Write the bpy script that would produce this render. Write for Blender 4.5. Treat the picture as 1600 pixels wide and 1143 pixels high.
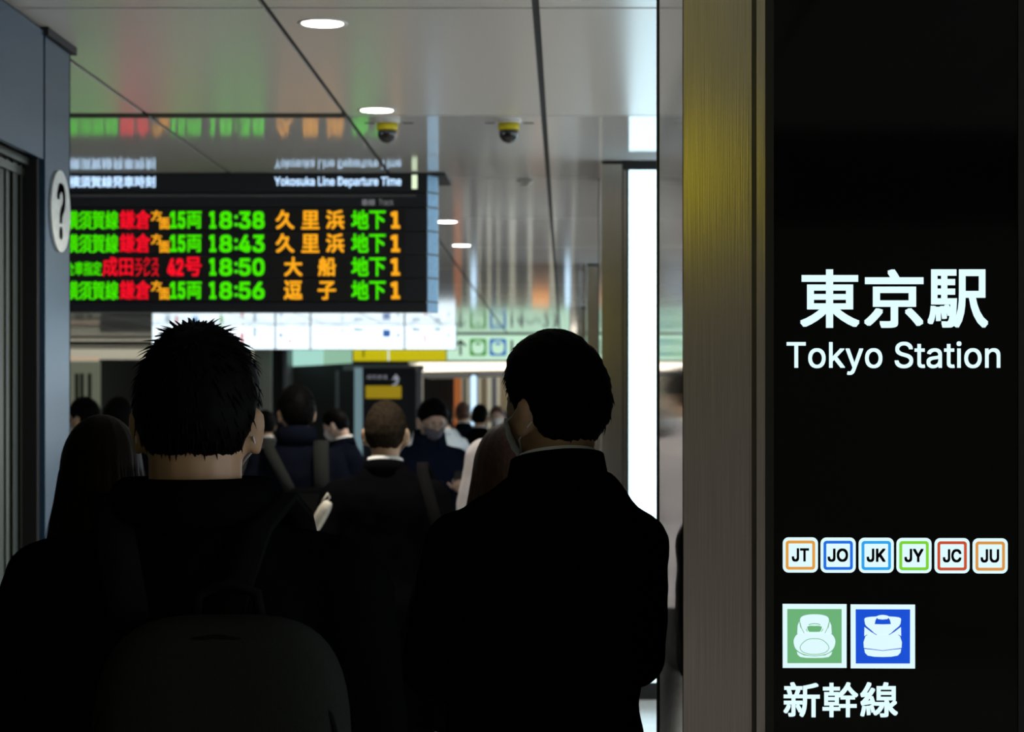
import bpy, bmesh, math, random
import numpy as np
from mathutils import Vector, Matrix, Euler

random.seed(7)
for o in list(bpy.data.objects):
    bpy.data.objects.remove(o)
S = bpy.context.scene
C = S.collection
PI = math.pi

# ------------------------------------------------------------------ camera, world, exposure
EYE, FPX, VX, VY = 1.60, 3400.0, 884.0, 644.0      # eye height, focal length and vanishing point in 1600x1143 pixels
cd = bpy.data.cameras.new('camera')
cam = bpy.data.objects.new('camera', cd)
C.objects.link(cam)
cam.location = (0, 0, EYE)
cam.rotation_euler = (PI / 2, 0, 0)
cd.sensor_width = 36
cd.lens = FPX * 36 / 1600
cd.shift_x = -(VX - 800) / 1600
cd.shift_y = (VY - 571.5) / 1600
cd.clip_start = 0.05
cd.clip_end = 300
cd.dof.use_dof = True
cd.dof.focus_distance = 3.68
cd.dof.aperture_fstop = 9.0
S.camera = cam

w = bpy.data.worlds.new('world')
S.world = w
w.use_nodes = True
bg = w.node_tree.nodes['Background']
bg.inputs[0].default_value = (0.84, 0.94, 1.0, 1)
bg.inputs[1].default_value = 2.4
S.view_settings.view_transform = 'Standard'
S.view_settings.look = 'None'
S.view_settings.gamma = 1
S.view_settings.exposure = 0.0
S.view_settings.use_curve_mapping = False
S.cycles.use_denoising = True
S.cycles.max_bounces = 8
DOWNLIGHT_POWER = 170

CEIL = 3.00
HC = CEIL - EYE

def wx(px, d): return (px - VX) * d / FPX            # pixel column -> metres at depth d
def wz(py, d): return EYE + (VY - py) * d / FPX      # pixel row -> height at depth d

# ------------------------------------------------------------------ materials
MATS = {}
def mat(name, col, rough=0.6, metal=0.0, spec=0.5, emit=None, strength=0.0, var=0.12, scale=40.0,
        stretch=(1, 1, 1), bump=0.0, aniso=0.0, sample=True, trans=0.0):
    if name in MATS: return MATS[name]
    m = bpy.data.materials.new(name)
    m.use_nodes = True
    nt = m.node_tree
    b = nt.nodes['Principled BSDF']
    b.inputs['Roughness'].default_value = rough
    b.inputs['Metallic'].default_value = metal
    b.inputs['Specular IOR Level'].default_value = spec
    b.inputs['Transmission Weight'].default_value = trans
    if aniso: b.inputs['Anisotropic'].default_value = aniso
    tc = nt.nodes.new('ShaderNodeTexCoord')
    mp = nt.nodes.new('ShaderNodeMapping')
    mp.inputs['Scale'].default_value = stretch
    no = nt.nodes.new('ShaderNodeTexNoise')
    no.inputs['Scale'].default_value = scale
    no.inputs['Detail'].default_value = 3
    nt.links.new(tc.outputs['Object'], mp.inputs[0])
    nt.links.new(mp.outputs[0], no.inputs['Vector'])
    rp = nt.nodes.new('ShaderNodeValToRGB')
    rp.color_ramp.elements[0].position = 0.3
    rp.color_ramp.elements[1].position = 0.7
    rp.color_ramp.elements[0].color = [c * (1 - var) for c in col] + [1]
    rp.color_ramp.elements[1].color = [min(1, c * (1 + var)) for c in col] + [1]
    nt.links.new(no.outputs['Fac'], rp.inputs[0])
    nt.links.new(rp.outputs[0], b.inputs['Base Color'])
    if bump:
        bp = nt.nodes.new('ShaderNodeBump')
        bp.inputs['Strength'].default_value = bump
        bp.inputs['Distance'].default_value = 0.002
        nt.links.new(no.outputs['Fac'], bp.inputs['Height'])
        nt.links.new(bp.outputs[0], b.inputs['Normal'])
    if emit:
        b.inputs['Emission Color'].default_value = list(emit) + [1]
        b.inputs['Emission Strength'].default_value = strength
        if not sample: m.cycles.emission_sampling = 'NONE'
    MATS[name] = m
    return m

def glow(name, col, strength, sample=False):
    return mat(name, (0.02, 0.02, 0.02), 0.5, emit=col, strength=strength, sample=sample, var=0.05)

def sr(r, g, b):                                      # sRGB 0-255 -> linear
    f = lambda c: ((c / 255 + 0.055) / 1.055) ** 2.4 if c > 10 else c / 255 / 12.92
    return (f(r), f(g), f(b))

M_ceil_a = mat('ceiling_panel_satin', (0.82, 0.80, 0.77), 0.24, 0.0, 0.6, var=0.03, scale=120)
M_ceil_b = mat('ceiling_panel_gloss', (0.86, 0.86, 0.86), 0.075, 0.0, 0.9, var=0.03, scale=160)
M_joint = mat('joint_black', (0.006, 0.006, 0.007), 0.7)
M_steel = mat('brushed_steel', (0.52, 0.49, 0.455), 0.17, 1.0, var=0.14, scale=90, stretch=(6, 6, 0.05), bump=0.05)
M_mirror = mat('polished_steel', (0.42, 0.43, 0.45), 0.05, 1.0, var=0.06, scale=220, bump=0.012)
M_trim = mat('dark_steel_trim', (0.09, 0.09, 0.085), 0.35, 1.0, scale=60, stretch=(5, 5, 0.1))
M_black = mat('black_frame', (0.004, 0.004, 0.005), 0.35, var=0.2)
M_acryl = mat('black_acrylic', (0.003, 0.003, 0.003), 0.05, 0, 0.22, var=0.2)
M_wall = mat('bluegrey_wall_panel', (0.022, 0.055, 0.10), 0.26, 0.0, 0.15, var=0.07, scale=25)
M_floor = mat('floor_stone', (0.46, 0.45, 0.43), 0.22, var=0.10, scale=6)

# ------------------------------------------------------------------ mesh helpers
def link(name, me, m=None, parent=None, smooth=False):
    o = bpy.data.objects.new(name, me)
    C.objects.link(o)
    if m is not None:
        me.materials.clear(); me.materials.append(m)
    if parent is not None: o.parent = parent
    if smooth: me.polygons.foreach_set('use_smooth', [True] * len(me.polygons))
    return o

def tag(o, label=None, cat=None, group=None, kind=None):
    if label: o['label'] = label
    if cat: o['category'] = cat
    if group: o['group'] = group
    if kind: o['kind'] = kind
    return o

def empty(name, loc=(0, 0, 0), rz=0.0):
    o = bpy.data.objects.new(name, None)
    o.empty_display_size = 0.1
    C.objects.link(o)
    o.location = loc; o.rotation_euler = (0, 0, rz)
    return o

class G:
    """collects geometry, then becomes one mesh"""
    def __init__(s): s.v = []; s.f = []
    def add(s, vs, fs):
        n = len(s.v)
        s.v.extend([tuple(map(float, p)) for p in vs]); s.f.extend([tuple(i + n for i in f) for f in fs]); return s
    def box(s, x0, x1, y0, y1, z0, z1, bev=0.0):
        if bev > 0:
            bm = bmesh.new(); bmesh.ops.create_cube(bm, size=1)
            for v in bm.verts: v.co = Vector(((x0 + x1) / 2 + v.co.x * (x1 - x0), (y0 + y1) / 2 + v.co.y * (y1 - y0), (z0 + z1) / 2 + v.co.z * (z1 - z0)))
            bmesh.ops.bevel(bm, geom=bm.edges[:], offset=bev, segments=2, affect='EDGES')
            bm.verts.index_update()
            s.add([v.co for v in bm.verts], [[v.index for v in f.verts] for f in bm.faces]); bm.free(); return s
        return s.add([(x0, y0, z0), (x1, y0, z0), (x1, y1, z0), (x0, y1, z0), (x0, y0, z1), (x1, y0, z1), (x1, y1, z1), (x0, y1, z1)],
                     [(3, 2, 1, 0), (4, 5, 6, 7), (0, 1, 5, 4), (1, 2, 6, 5), (2, 3, 7, 6), (3, 0, 4, 7)])
    def loft(s, rings, cap=True, closed=True):
        n = len(rings[0]); vs = [p for r in rings for p in r]; fs = []
        for i in range(len(rings) - 1):
            for j in range(n if closed else n - 1):
                k = (j + 1) % n
                fs.append((i * n + j, i * n + k, (i + 1) * n + k, (i + 1) * n + j))
        if cap:
            fs.append(tuple(range(n))[::-1]); fs.append(tuple((len(rings) - 1) * n + j for j in range(n)))
        return s.add(vs, fs)
    def tube(s, pts, rad, n=10, cap=True):
        pts = [Vector(p) for p in pts]
        if not hasattr(rad, '__len__'): rad = [rad] * len(pts)
        rings = []
        t0 = (pts[1] - pts[0]).normalized()
        u = t0.orthogonal().normalized()
        for i, p in enumerate(pts):
            t = (pts[min(i + 1, len(pts) - 1)] - pts[max(i - 1, 0)]).normalized()
            u = (u - t * u.dot(t)).normalized(); v = t.cross(u)
            rings.append([p + (u * math.cos(a) + v * math.sin(a)) * rad[i] for a in [2 * PI * k / n for k in range(n)]])
        return s.loft(rings, cap)
    def ball(s, c, r, n=16, rot=None):
        if not hasattr(r, '__len__'): r = (r, r, r)
        c = Vector(c); m = n // 2; vs = []; fs = []
        for i in range(m + 1):
            th = PI * i / m
            for j in range(n):
                a = 2 * PI * j / n
                p = Vector((r[0] * math.sin(th) * math.cos(a), r[1] * math.sin(th) * math.sin(a), r[2] * math.cos(th)))
                if rot is not None: p = rot @ p
                vs.append(c + p)
        for i in range(m):
            for j in range(n):
                k = (j + 1) % n
                fs.append((i * n + j, (i + 1) * n + j, (i + 1) * n + k, i * n + k))
        return s.add(vs, fs)
    def chain(s, pts, rad, n=12):                     # balls at the joints plus tapered tubes: for union by remeshing
        for p, r in zip(pts, rad): s.ball(p, r, n)
        for i in range(len(pts) - 1): s.tube([pts[i], pts[i + 1]], [rad[i], rad[i + 1]], n)
        return s
    def disc(s, c, r, n=32, axis='z', flip=False):
        vs = []
        for k in range(n):
            a = 2 * PI * k / n
            q = (math.cos(a) * r, math.sin(a) * r)
            vs.append({'z': (c[0] + q[0], c[1] + q[1], c[2]), 'y': (c[0] + q[0], c[1], c[2] + q[1]), 'x': (c[0], c[1] + q[0], c[2] + q[1])}[axis])
        f = tuple(range(n))
        return s.add(vs, [f[::-1] if flip else f])
    def lathe(s, prof, c=(0, 0, 0), n=32):            # prof: list of (r, z)
        rings = [[(c[0] + r * math.cos(2 * PI * k / n), c[1] + r * math.sin(2 * PI * k / n), c[2] + z) for k in range(n)] for r, z in prof]
        return s.loft(rings, True)
    def xf(s, M):
        s.v = [tuple(M @ Vector(p)) for p in s.v]; return s
    def mesh(s, name='m'):
        me = bpy.data.meshes.new(name); me.from_pydata(s.v, [], s.f)
        return me
    def fix(s, name='m'):                             # weld + consistent normals
        me = s.mesh(name); bm = bmesh.new(); bm.from_mesh(me)
        bmesh.ops.remove_doubles(bm, verts=bm.verts[:], dist=1e-6)
        bmesh.ops.recalc_face_normals(bm, faces=bm.faces[:]); bm.to_mesh(me); bm.free()
        return me
    def build(s, name, m, parent=None, smooth=False, fix=True):
        return link(name, s.fix(name) if fix else s.mesh(name), m, parent, smooth)

def remesh(g, voxel, smooth=4, disp=0.0, dsize=0.12, name='m', factor=0.5):
    me = g.fix('tmp')
    o = bpy.data.objects.new('tmp', me); C.objects.link(o)
    r = o.modifiers.new('r', 'REMESH'); r.mode = 'VOXEL'; r.voxel_size = voxel; r.use_smooth_shade = True
    if smooth:
        sm = o.modifiers.new('s', 'SMOOTH'); sm.iterations = smooth; sm.factor = factor
    if disp:
        t = bpy.data.textures.new('folds', 'CLOUDS'); t.noise_scale = dsize; t.noise_depth = 1
        d = o.modifiers.new('d', 'DISPLACE'); d.texture = t; d.strength = disp; d.mid_level = 0.5
        d.texture_coords = 'LOCAL'
    dg = bpy.context.evaluated_depsgraph_get(); dg.update()
    out = bpy.data.meshes.new_from_object(o.evaluated_get(dg), depsgraph=dg)
    bpy.data.objects.remove(o); bpy.data.meshes.remove(me)
    out.name = name
    return out

# letter outlines (advance, points, triangles) in thousandths
GLYPH = {
'\u0131': (300, "110 0 190 0 190 520 120 520 0 470 20 400 110 430 20 0 20 60 280 60 280 0", "0 1 2 0 2 3 0 3 6 6 3 4 6 4 5 7 9 8 7 10 9"),
'-': (453, "337 244 337 188 114 188 114 244", "2 0 3 2 1 0"),
'0': (453, "227 -7 191 -3 158 7 130 24 105 48 85 77 69 113 57 155 50 202 48 254 50 306 57 353 69 395 85 431 106 461 130 484 159 502 191 512 227 516 262 512 295 502 323 484 348 461 368 431 384 395 396 353 403 306 405 254 403 202 396 155 384 113 368 77 348 48 323 24 295 7 263 -3 227 50 250 52 271 60 290 74 306 92 320 116 330 144 338 176 342 213 344 254 342 295 338 332 330 365 320 393 306 416 290 435 271 449 250 457 227 460 203 457 182 449 163 435 147 416 134 393 123 365 115 332 111 295 109 254 111 213 115 176 123 144 134 116 147 92 163 74 182 60 203 52", "17 19 18 16 19 17 16 20 19 15 20 16 15 21 20 14 21 15 14 22 21 14 54 22 54 53 22 53 23 22 13 55 14 55 54 14 13 56 55 52 23 53 13 57 56 51 23 52 13 58 57 50 23 51 50 24 23 12 58 13 12 59 58 49 24 50 11 59 12 49 25 24 11 60 59 48 25 49 11 61 60 47 25 48 10 61 11 47 26 25 10 62 61 46 26 47 9 62 10 46 27 26 9 63 62 45 27 46 8 63 9 8 64 63 44 27 45 44 28 27 8 65 64 43 28 44 7 65 8 43 29 28 7 66 65 42 29 43 6 66 7 42 30 29 6 67 66 41 30 42 40 30 41 6 68 67 5 68 6 40 31 30 5 69 68 39 31 40 39 32 31 4 69 5 4 70 69 38 32 39 4 71 70 37 32 38 36 32 37 4 36 71 4 32 36 4 33 32 3 33 4 2 33 3 2 34 33 2 35 34 1 35 2 1 0 35"),
'1': (453, "76 0 76 55 391 55 391 0 276 509 276 0 212 0 212 448 209 448 86 358 86 427 198 509", "10 4 11 10 8 4 8 7 4 7 5 4 10 9 8 6 5 7 0 2 1 0 3 2"),
'2': (453, "64 0 64 47 234 229 252 248 268 266 282 282 294 298 303 312 311 327 316 341 319 356 320 371 319 389 315 405 308 419 298 431 287 441 273 449 258 455 241 458 224 460 205 458 188 454 172 447 159 438 148 427 139 413 132 398 128 381 127 362 66 362 68 391 75 418 86 442 102 464 121 482 143 496 168 507 196 513 225 516 254 513 281 507 306 497 328 482 346 465 361 445 372 423 379 398 381 372 380 354 377 336 371 318 363 299 351 280 336 259 317 235 294 209 267 180 153 60 153 57 389 57 389 0", "38 40 39 38 41 40 37 41 38 37 42 41 36 42 37 36 43 42 35 43 36 35 44 43 34 44 35 34 20 44 20 19 44 19 45 44 33 21 34 21 20 34 18 45 19 33 22 21 17 45 18 33 23 22 16 45 17 33 24 23 16 46 45 32 24 33 15 46 16 32 25 24 14 46 15 32 26 25 14 47 46 13 47 14 31 26 32 31 27 26 12 47 13 12 48 47 31 28 27 30 28 31 11 48 12 30 29 28 11 49 48 10 49 11 9 49 10 9 50 49 8 50 9 8 51 50 7 51 8 7 52 51 6 52 7 6 53 52 5 53 6 4 53 5 4 54 53 3 54 4 3 55 54 2 55 3 2 56 55 1 56 2 1 57 56 1 58 57 1 59 58 1 60 59 1 61 60 0 61 1"),
'3': (453, "218 -7 188 -5 159 1 133 10 108 22 88 38 70 57 57 79 48 104 44 132 109 132 112 115 118 100 126 87 137 76 150 66 165 59 182 54 200 51 219 50 239 51 258 55 275 61 291 69 304 80 315 93 323 108 328 125 329 145 328 163 323 180 316 196 306 211 292 223 275 234 254 241 229 246 201 248 157 248 157 299 288 448 288 452 70 452 70 509 372 509 372 461 211 278 211 289 247 290 279 286 308 276 333 262 354 244 371 222 383 198 391 173 393 145 390 116 383 90 370 66 354 45 333 27 309 12 281 2 251 -5", "42 44 43 42 45 44 42 41 45 41 40 45 40 46 45 39 47 40 47 46 40 38 47 39 47 49 48 38 49 47 38 50 49 38 51 50 38 37 51 37 52 51 36 52 37 35 52 36 35 53 52 34 53 35 33 53 34 32 53 33 32 54 53 31 54 32 31 55 54 30 55 31 29 55 30 29 56 55 28 56 29 27 56 28 27 57 56 8 10 9 8 11 10 26 57 27 26 58 57 8 12 11 25 58 26 7 12 8 7 13 12 24 58 25 24 59 58 7 14 13 23 59 24 6 14 7 6 15 14 22 59 23 6 16 15 22 60 59 21 60 22 6 17 16 5 17 6 20 60 21 5 18 17 19 60 20 5 19 18 5 60 19 5 61 60 4 61 5 4 62 61 3 62 4 3 63 62 2 63 3 2 64 63 1 64 2 1 0 64"),
'4': (453, "40 105 40 158 247 509 311 509 109 166 109 163 413 163 413 105 282 0 282 121 282 146 282 318 343 318 343 0", "1 3 2 1 4 3 10 12 11 10 13 12 1 5 4 1 6 5 1 10 6 10 7 6 0 10 1 0 9 10 13 7 10 0 8 9 8 7 0 8 13 7"),
'5': (453, "221 -7 192 -5 165 1 140 11 118 25 99 41 83 60 71 82 63 105 60 130 122 130 125 115 130 102 138 89 148 78 160 68 173 60 188 54 204 51 221 50 241 51 259 56 276 64 291 75 304 89 314 104 322 122 326 141 328 162 326 183 321 203 314 221 303 237 290 251 275 262 257 270 238 275 218 277 201 276 184 273 167 268 152 262 139 255 128 246 67 253 96 509 366 509 366 452 151 452 134 301 136 301 148 311 162 318 178 325 194 330 212 333 229 334 252 332 274 328 294 321 313 311 330 299 345 285 358 269 370 251 379 231 386 210 390 187 391 163 388 132 381 102 369 76 352 52 332 32 309 15 282 3 253 -4", "44 48 45 48 46 45 48 47 46 44 49 48 55 57 56 54 57 55 54 58 57 53 58 54 53 59 58 52 59 53 52 60 59 51 60 52 51 61 60 50 61 51 44 50 49 44 61 50 44 39 61 39 38 61 38 62 61 38 37 62 37 63 62 36 63 37 35 63 36 44 40 39 34 63 35 34 64 63 44 41 40 44 42 41 33 64 34 44 43 42 33 65 64 32 65 33 31 65 32 31 66 65 30 66 31 30 67 66 29 67 30 29 68 67 28 68 29 28 69 68 27 69 28 26 69 27 26 70 69 8 10 9 8 11 10 25 70 26 8 12 11 7 12 8 24 70 25 24 71 70 7 13 12 7 14 13 23 71 24 6 14 7 6 15 14 23 72 71 22 72 23 6 16 15 21 72 22 6 17 16 5 17 6 20 72 21 5 18 17 20 73 72 19 73 20 5 19 18 5 73 19 4 73 5 4 74 73 3 74 4 3 75 74 2 75 3 2 76 75 1 76 2 1 0 76"),
'6': (453, "226 -7 196 -4 168 3 142 15 119 31 100 51 84 74 73 101 66 130 64 162 65 187 71 212 80 239 93 268 112 302 137 340 252 509 322 509 151 261 145 261 151 270 157 279 165 288 174 295 184 302 196 307 208 311 221 313 235 314 265 312 291 305 316 295 337 280 355 262 370 240 380 215 387 187 389 157 387 127 379 98 368 73 352 50 333 30 310 14 284 3 257 -4 226 48 245 50 263 55 279 63 293 73 304 86 314 101 322 119 326 137 327 157 326 178 322 196 314 213 304 228 293 241 279 251 263 259 245 264 226 265 207 264 190 259 174 252 160 241 148 229 138 214 131 197 126 179 125 158 126 138 131 119 138 102 148 86 160 73 174 63 190 55 207 50", "15 17 16 15 23 17 23 18 17 14 23 15 27 29 28 26 29 27 26 30 29 25 30 26 24 30 25 24 31 30 13 23 14 23 31 24 13 22 23 18 31 23 18 32 31 13 21 22 18 64 32 64 33 32 13 20 21 13 19 20 12 19 13 18 65 64 63 33 64 18 66 65 62 33 63 62 34 33 12 18 19 12 66 18 12 67 66 61 34 62 12 68 67 60 34 61 12 69 68 59 34 60 59 35 34 11 69 12 11 70 69 58 35 59 58 36 35 11 71 70 57 36 58 10 71 11 10 72 71 56 36 57 56 37 36 9 72 10 9 73 72 55 37 56 8 73 9 8 74 73 54 37 55 54 38 37 8 75 74 53 38 54 7 75 8 53 39 38 7 76 75 52 39 53 7 77 76 51 39 52 6 77 7 51 40 39 6 78 77 50 40 51 5 78 6 5 79 78 49 40 50 49 41 40 5 80 79 48 41 49 5 81 80 47 41 48 4 81 5 4 46 81 46 41 47 46 42 41 4 42 46 3 42 4 3 43 42 2 43 3 2 44 43 1 44 2 1 45 44 0 45 1"),
'7': (453, "97 0 323 448 323 452 62 452 62 509 391 509 391 449 165 0", "3 5 4 3 2 5 2 6 5 1 6 2 1 7 6 0 7 1"),
'8': (453, "226 -7 193 -5 163 1 136 11 111 25 91 42 74 62 62 84 54 109 52 135 53 156 58 176 65 195 75 212 87 228 101 241 117 252 134 260 153 265 153 267 129 276 109 289 93 308 80 330 73 354 70 380 73 405 79 429 90 450 106 469 124 485 146 498 170 508 197 514 226 516 255 514 282 508 306 498 328 485 346 469 361 450 373 429 379 405 382 380 379 354 372 330 359 308 343 289 323 276 300 267 300 265 319 260 335 252 351 241 365 228 377 212 387 195 395 176 399 156 401 135 398 109 391 84 378 62 362 42 341 25 317 11 289 1 259 -5 226 49 248 50 267 54 285 60 300 69 313 79 323 91 331 106 335 121 337 139 335 157 330 173 322 189 312 202 298 213 283 223 265 230 247 234 226 235 206 234 187 230 169 223 154 213 140 202 130 189 122 173 117 157 115 139 117 121 121 106 129 91 139 79 152 69 167 60 185 54 205 50 226 290 244 291 260 294 274 300 287 308 298 318 307 330 314 344 318 359 319 376 318 392 314 407 308 420 299 432 288 442 275 449 260 455 244 459 226 460 208 459 192 455 177 449 164 442 153 432 145 420 138 407 134 392 133 376 134 359 138 344 145 330 154 318 165 308 178 300 193 294 209 291", "33 35 34 32 35 33 32 36 35 31 36 32 31 37 36 30 37 31 30 38 37 29 38 30 29 39 38 28 123 29 123 39 29 123 122 39 122 121 39 121 40 39 28 124 123 120 40 121 28 125 124 119 40 120 27 125 28 119 41 40 27 126 125 118 41 119 27 127 126 117 41 118 116 41 117 27 128 127 26 128 27 116 42 41 26 129 128 115 42 116 26 130 129 114 42 115 25 130 26 114 43 42 25 131 130 113 43 114 24 131 25 113 44 43 24 132 131 112 44 113 24 133 132 111 44 112 111 45 44 23 133 24 23 134 133 110 45 111 23 135 134 109 45 110 109 46 45 22 135 23 22 136 135 108 46 109 22 137 136 107 46 108 107 47 46 21 137 22 21 138 137 106 47 107 21 139 138 105 47 106 21 104 139 104 47 105 21 47 104 21 48 47 20 48 21 20 49 48 19 49 20 18 49 19 18 50 49 17 50 18 17 51 50 16 51 17 16 52 51 15 52 16 15 53 52 14 86 15 86 53 15 86 54 53 14 87 86 85 54 86 14 88 87 84 54 85 14 89 88 83 54 84 13 89 14 83 55 54 13 90 89 82 55 83 13 91 90 81 55 82 12 91 13 81 56 55 12 92 91 80 56 81 11 92 12 80 57 56 11 93 92 79 57 80 79 58 57 10 93 11 10 94 93 78 58 79 10 95 94 77 58 78 77 59 58 9 95 10 9 96 95 76 59 77 8 96 9 76 60 59 8 97 96 75 60 76 75 61 60 7 97 8 7 98 97 74 61 75 7 99 98 73 61 74 6 99 7 73 62 61 6 100 99 72 62 73 6 101 100 71 62 72 5 101 6 71 63 62 5 102 101 70 63 71 5 103 102 69 63 70 5 68 103 68 63 69 5 63 68 4 63 5 4 64 63 4 65 64 3 65 4 2 65 3 2 66 65 1 66 2 1 67 66 0 67 1"),
'9': (453, "226 516 256 513 285 506 310 494 333 478 352 458 368 434 380 408 387 378 389 347 387 322 382 296 373 270 359 240 340 207 315 168 200 0 130 0 301 248 307 248 302 238 295 229 287 221 278 214 268 207 257 202 245 198 232 195 218 195 188 197 161 203 137 214 116 229 98 247 83 269 72 294 66 321 64 352 66 382 73 411 85 436 101 459 120 479 143 494 168 506 196 513 226 460 207 459 190 454 174 446 160 435 148 423 138 407 131 390 127 372 125 352 127 331 131 313 138 295 148 280 160 268 174 257 190 250 207 245 226 243 245 245 263 249 279 257 293 267 305 280 314 295 322 312 326 330 327 350 326 371 322 390 314 407 305 422 293 435 279 446 263 454 245 459", "45 1 0 44 1 45 44 2 1 43 2 44 43 3 2 42 3 43 42 4 3 41 4 42 41 46 4 46 5 4 41 47 46 81 5 46 40 47 41 40 48 47 80 5 81 80 6 5 40 49 48 79 6 80 40 50 49 78 6 79 39 50 40 39 51 50 77 6 78 77 7 6 39 52 51 76 7 77 38 52 39 76 8 7 38 53 52 75 8 76 38 54 53 74 8 75 37 54 38 74 9 8 37 55 54 73 9 74 36 55 37 36 56 55 72 9 73 72 10 9 36 57 56 71 10 72 71 11 10 35 57 36 35 58 57 70 11 71 70 12 11 35 59 58 69 12 70 34 59 35 34 60 59 68 12 69 68 13 12 33 60 34 33 61 60 67 13 68 33 62 61 66 19 67 19 13 67 33 63 62 65 18 66 18 19 66 65 24 18 24 17 18 20 13 19 32 63 33 32 64 63 64 24 65 32 24 64 20 14 13 21 14 20 22 14 21 31 24 32 23 14 22 30 24 31 24 14 23 30 25 24 17 14 24 17 15 14 29 25 30 29 26 25 29 27 26 28 27 29 17 16 15"),
':': (188, "95 271 83 272 73 277 63 284 55 294 51 304 50 316 51 328 55 339 63 349 73 356 83 360 95 362 107 360 118 356 128 349 135 339 140 328 141 316 140 304 135 294 128 284 118 277 107 272 95 -4 83 -3 73 1 63 9 55 18 51 29 50 41 51 53 55 64 63 73 73 81 83 85 95 87 107 85 118 81 128 73 135 64 140 53 141 41 140 29 135 18 128 9 118 1 107 -3", "35 37 36 34 37 35 34 38 37 34 39 38 33 39 34 32 39 33 32 40 39 31 40 32 31 41 40 30 41 31 30 42 41 29 42 30 29 43 42 28 43 29 28 44 43 27 44 28 27 45 44 26 45 27 26 46 45 25 46 26 25 47 46 24 47 25 11 13 12 11 14 13 10 14 11 10 15 14 9 15 10 8 15 9 8 16 15 7 16 8 7 17 16 6 17 7 6 18 17 5 18 6 5 19 18 5 20 19 4 20 5 3 20 4 3 21 20 2 21 3 2 22 21 2 23 22 1 23 2 1 0 23"),
'?': (358, "164 -4 152 -3 141 1 131 9 124 18 120 29 118 41 120 53 124 64 131 73 141 80 152 85 164 86 176 85 186 80 196 73 203 64 208 53 209 41 208 29 203 18 196 9 186 1 176 -3 132 152 132 159 133 187 136 211 141 230 148 245 157 258 168 269 180 279 194 289 209 298 223 309 236 321 247 334 255 349 260 365 262 384 260 399 257 413 250 425 242 436 232 445 220 452 207 457 193 461 178 462 163 461 150 458 137 453 125 446 115 437 106 425 99 412 94 396 92 378 27 378 30 406 38 430 49 452 64 471 82 487 103 499 126 508 151 514 178 516 206 514 232 508 255 498 275 486 292 470 306 451 316 430 322 407 324 382 322 356 316 332 306 311 292 292 275 276 254 261 241 252 229 243 219 235 211 226 204 216 200 205 196 192 194 177 194 158 194 152", "67 69 68 66 69 67 66 70 69 65 70 66 65 71 70 64 71 65 64 72 71 63 72 64 63 73 72 62 50 63 50 73 63 50 49 73 49 48 73 48 74 73 62 51 50 47 74 48 62 52 51 46 74 47 62 53 52 61 53 62 45 74 46 45 75 74 61 54 53 44 75 45 61 55 54 43 75 44 60 55 61 43 76 75 60 56 55 42 76 43 41 76 42 60 57 56 41 77 76 59 57 60 40 77 41 59 58 57 39 77 40 39 78 77 38 78 39 38 79 78 37 79 38 36 79 37 36 80 79 35 80 36 35 81 80 34 81 35 33 81 34 33 82 81 32 82 33 31 82 32 31 83 82 30 83 31 30 84 83 29 84 30 29 85 84 28 85 29 28 86 85 28 87 86 27 87 28 27 88 87 27 89 88 26 89 27 26 90 89 26 91 90 25 91 26 25 92 91 24 92 25 24 93 92 11 13 12 10 13 11 10 14 13 10 15 14 9 15 10 8 15 9 8 16 15 7 16 8 7 17 16 6 17 7 6 18 17 5 18 6 5 19 18 4 19 5 4 20 19 3 20 4 3 21 20 2 21 3 2 22 21 1 22 2 1 23 22 0 23 1"),
'C': (510, "267 -7 225 -3 186 7 150 25 119 49 92 79 70 115 53 157 44 203 40 254 44 305 53 352 70 393 92 429 119 459 150 484 186 501 225 512 267 516 293 514 317 511 340 504 362 496 383 485 402 471 419 456 435 438 448 418 459 397 467 373 473 348 408 348 404 365 397 380 389 395 380 407 369 418 357 428 344 437 330 444 315 449 300 453 284 455 267 456 237 453 209 445 184 432 161 414 141 391 125 364 113 332 106 295 103 254 106 213 113 177 125 145 141 117 161 94 184 76 210 63 237 56 267 53 284 54 300 56 315 60 330 65 344 72 357 81 369 90 380 102 389 114 397 128 404 144 408 160 473 160 467 135 459 112 448 91 435 71 420 53 402 38 383 24 363 13 341 5 317 -2 293 -6", "17 19 18 17 20 19 16 20 17 16 21 20 16 22 21 15 22 16 15 23 22 15 24 23 14 24 15 14 25 24 13 44 14 44 43 14 43 25 14 42 25 43 42 26 25 41 26 42 13 45 44 40 26 41 39 26 40 13 46 45 38 26 39 38 27 26 37 27 38 13 47 46 12 47 13 36 27 37 35 27 36 35 28 27 12 48 47 34 28 35 34 29 28 33 29 34 11 48 12 11 49 48 32 29 33 32 30 29 31 30 32 11 50 49 10 50 11 10 51 50 9 51 10 9 52 51 8 52 9 8 53 52 8 54 53 7 54 8 7 55 54 72 74 73 72 75 74 6 55 7 6 56 55 71 75 72 71 76 75 70 76 71 6 57 56 5 57 6 69 76 70 69 77 76 68 77 69 5 58 57 68 78 77 67 78 68 66 78 67 4 58 5 4 59 58 65 78 66 65 79 78 64 79 65 4 60 59 63 79 64 62 79 63 4 61 60 61 79 62 61 80 79 4 80 61 3 80 4 3 81 80 2 81 3 2 82 81 2 83 82 1 83 2 1 84 83 1 85 84 0 85 1"),
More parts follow.
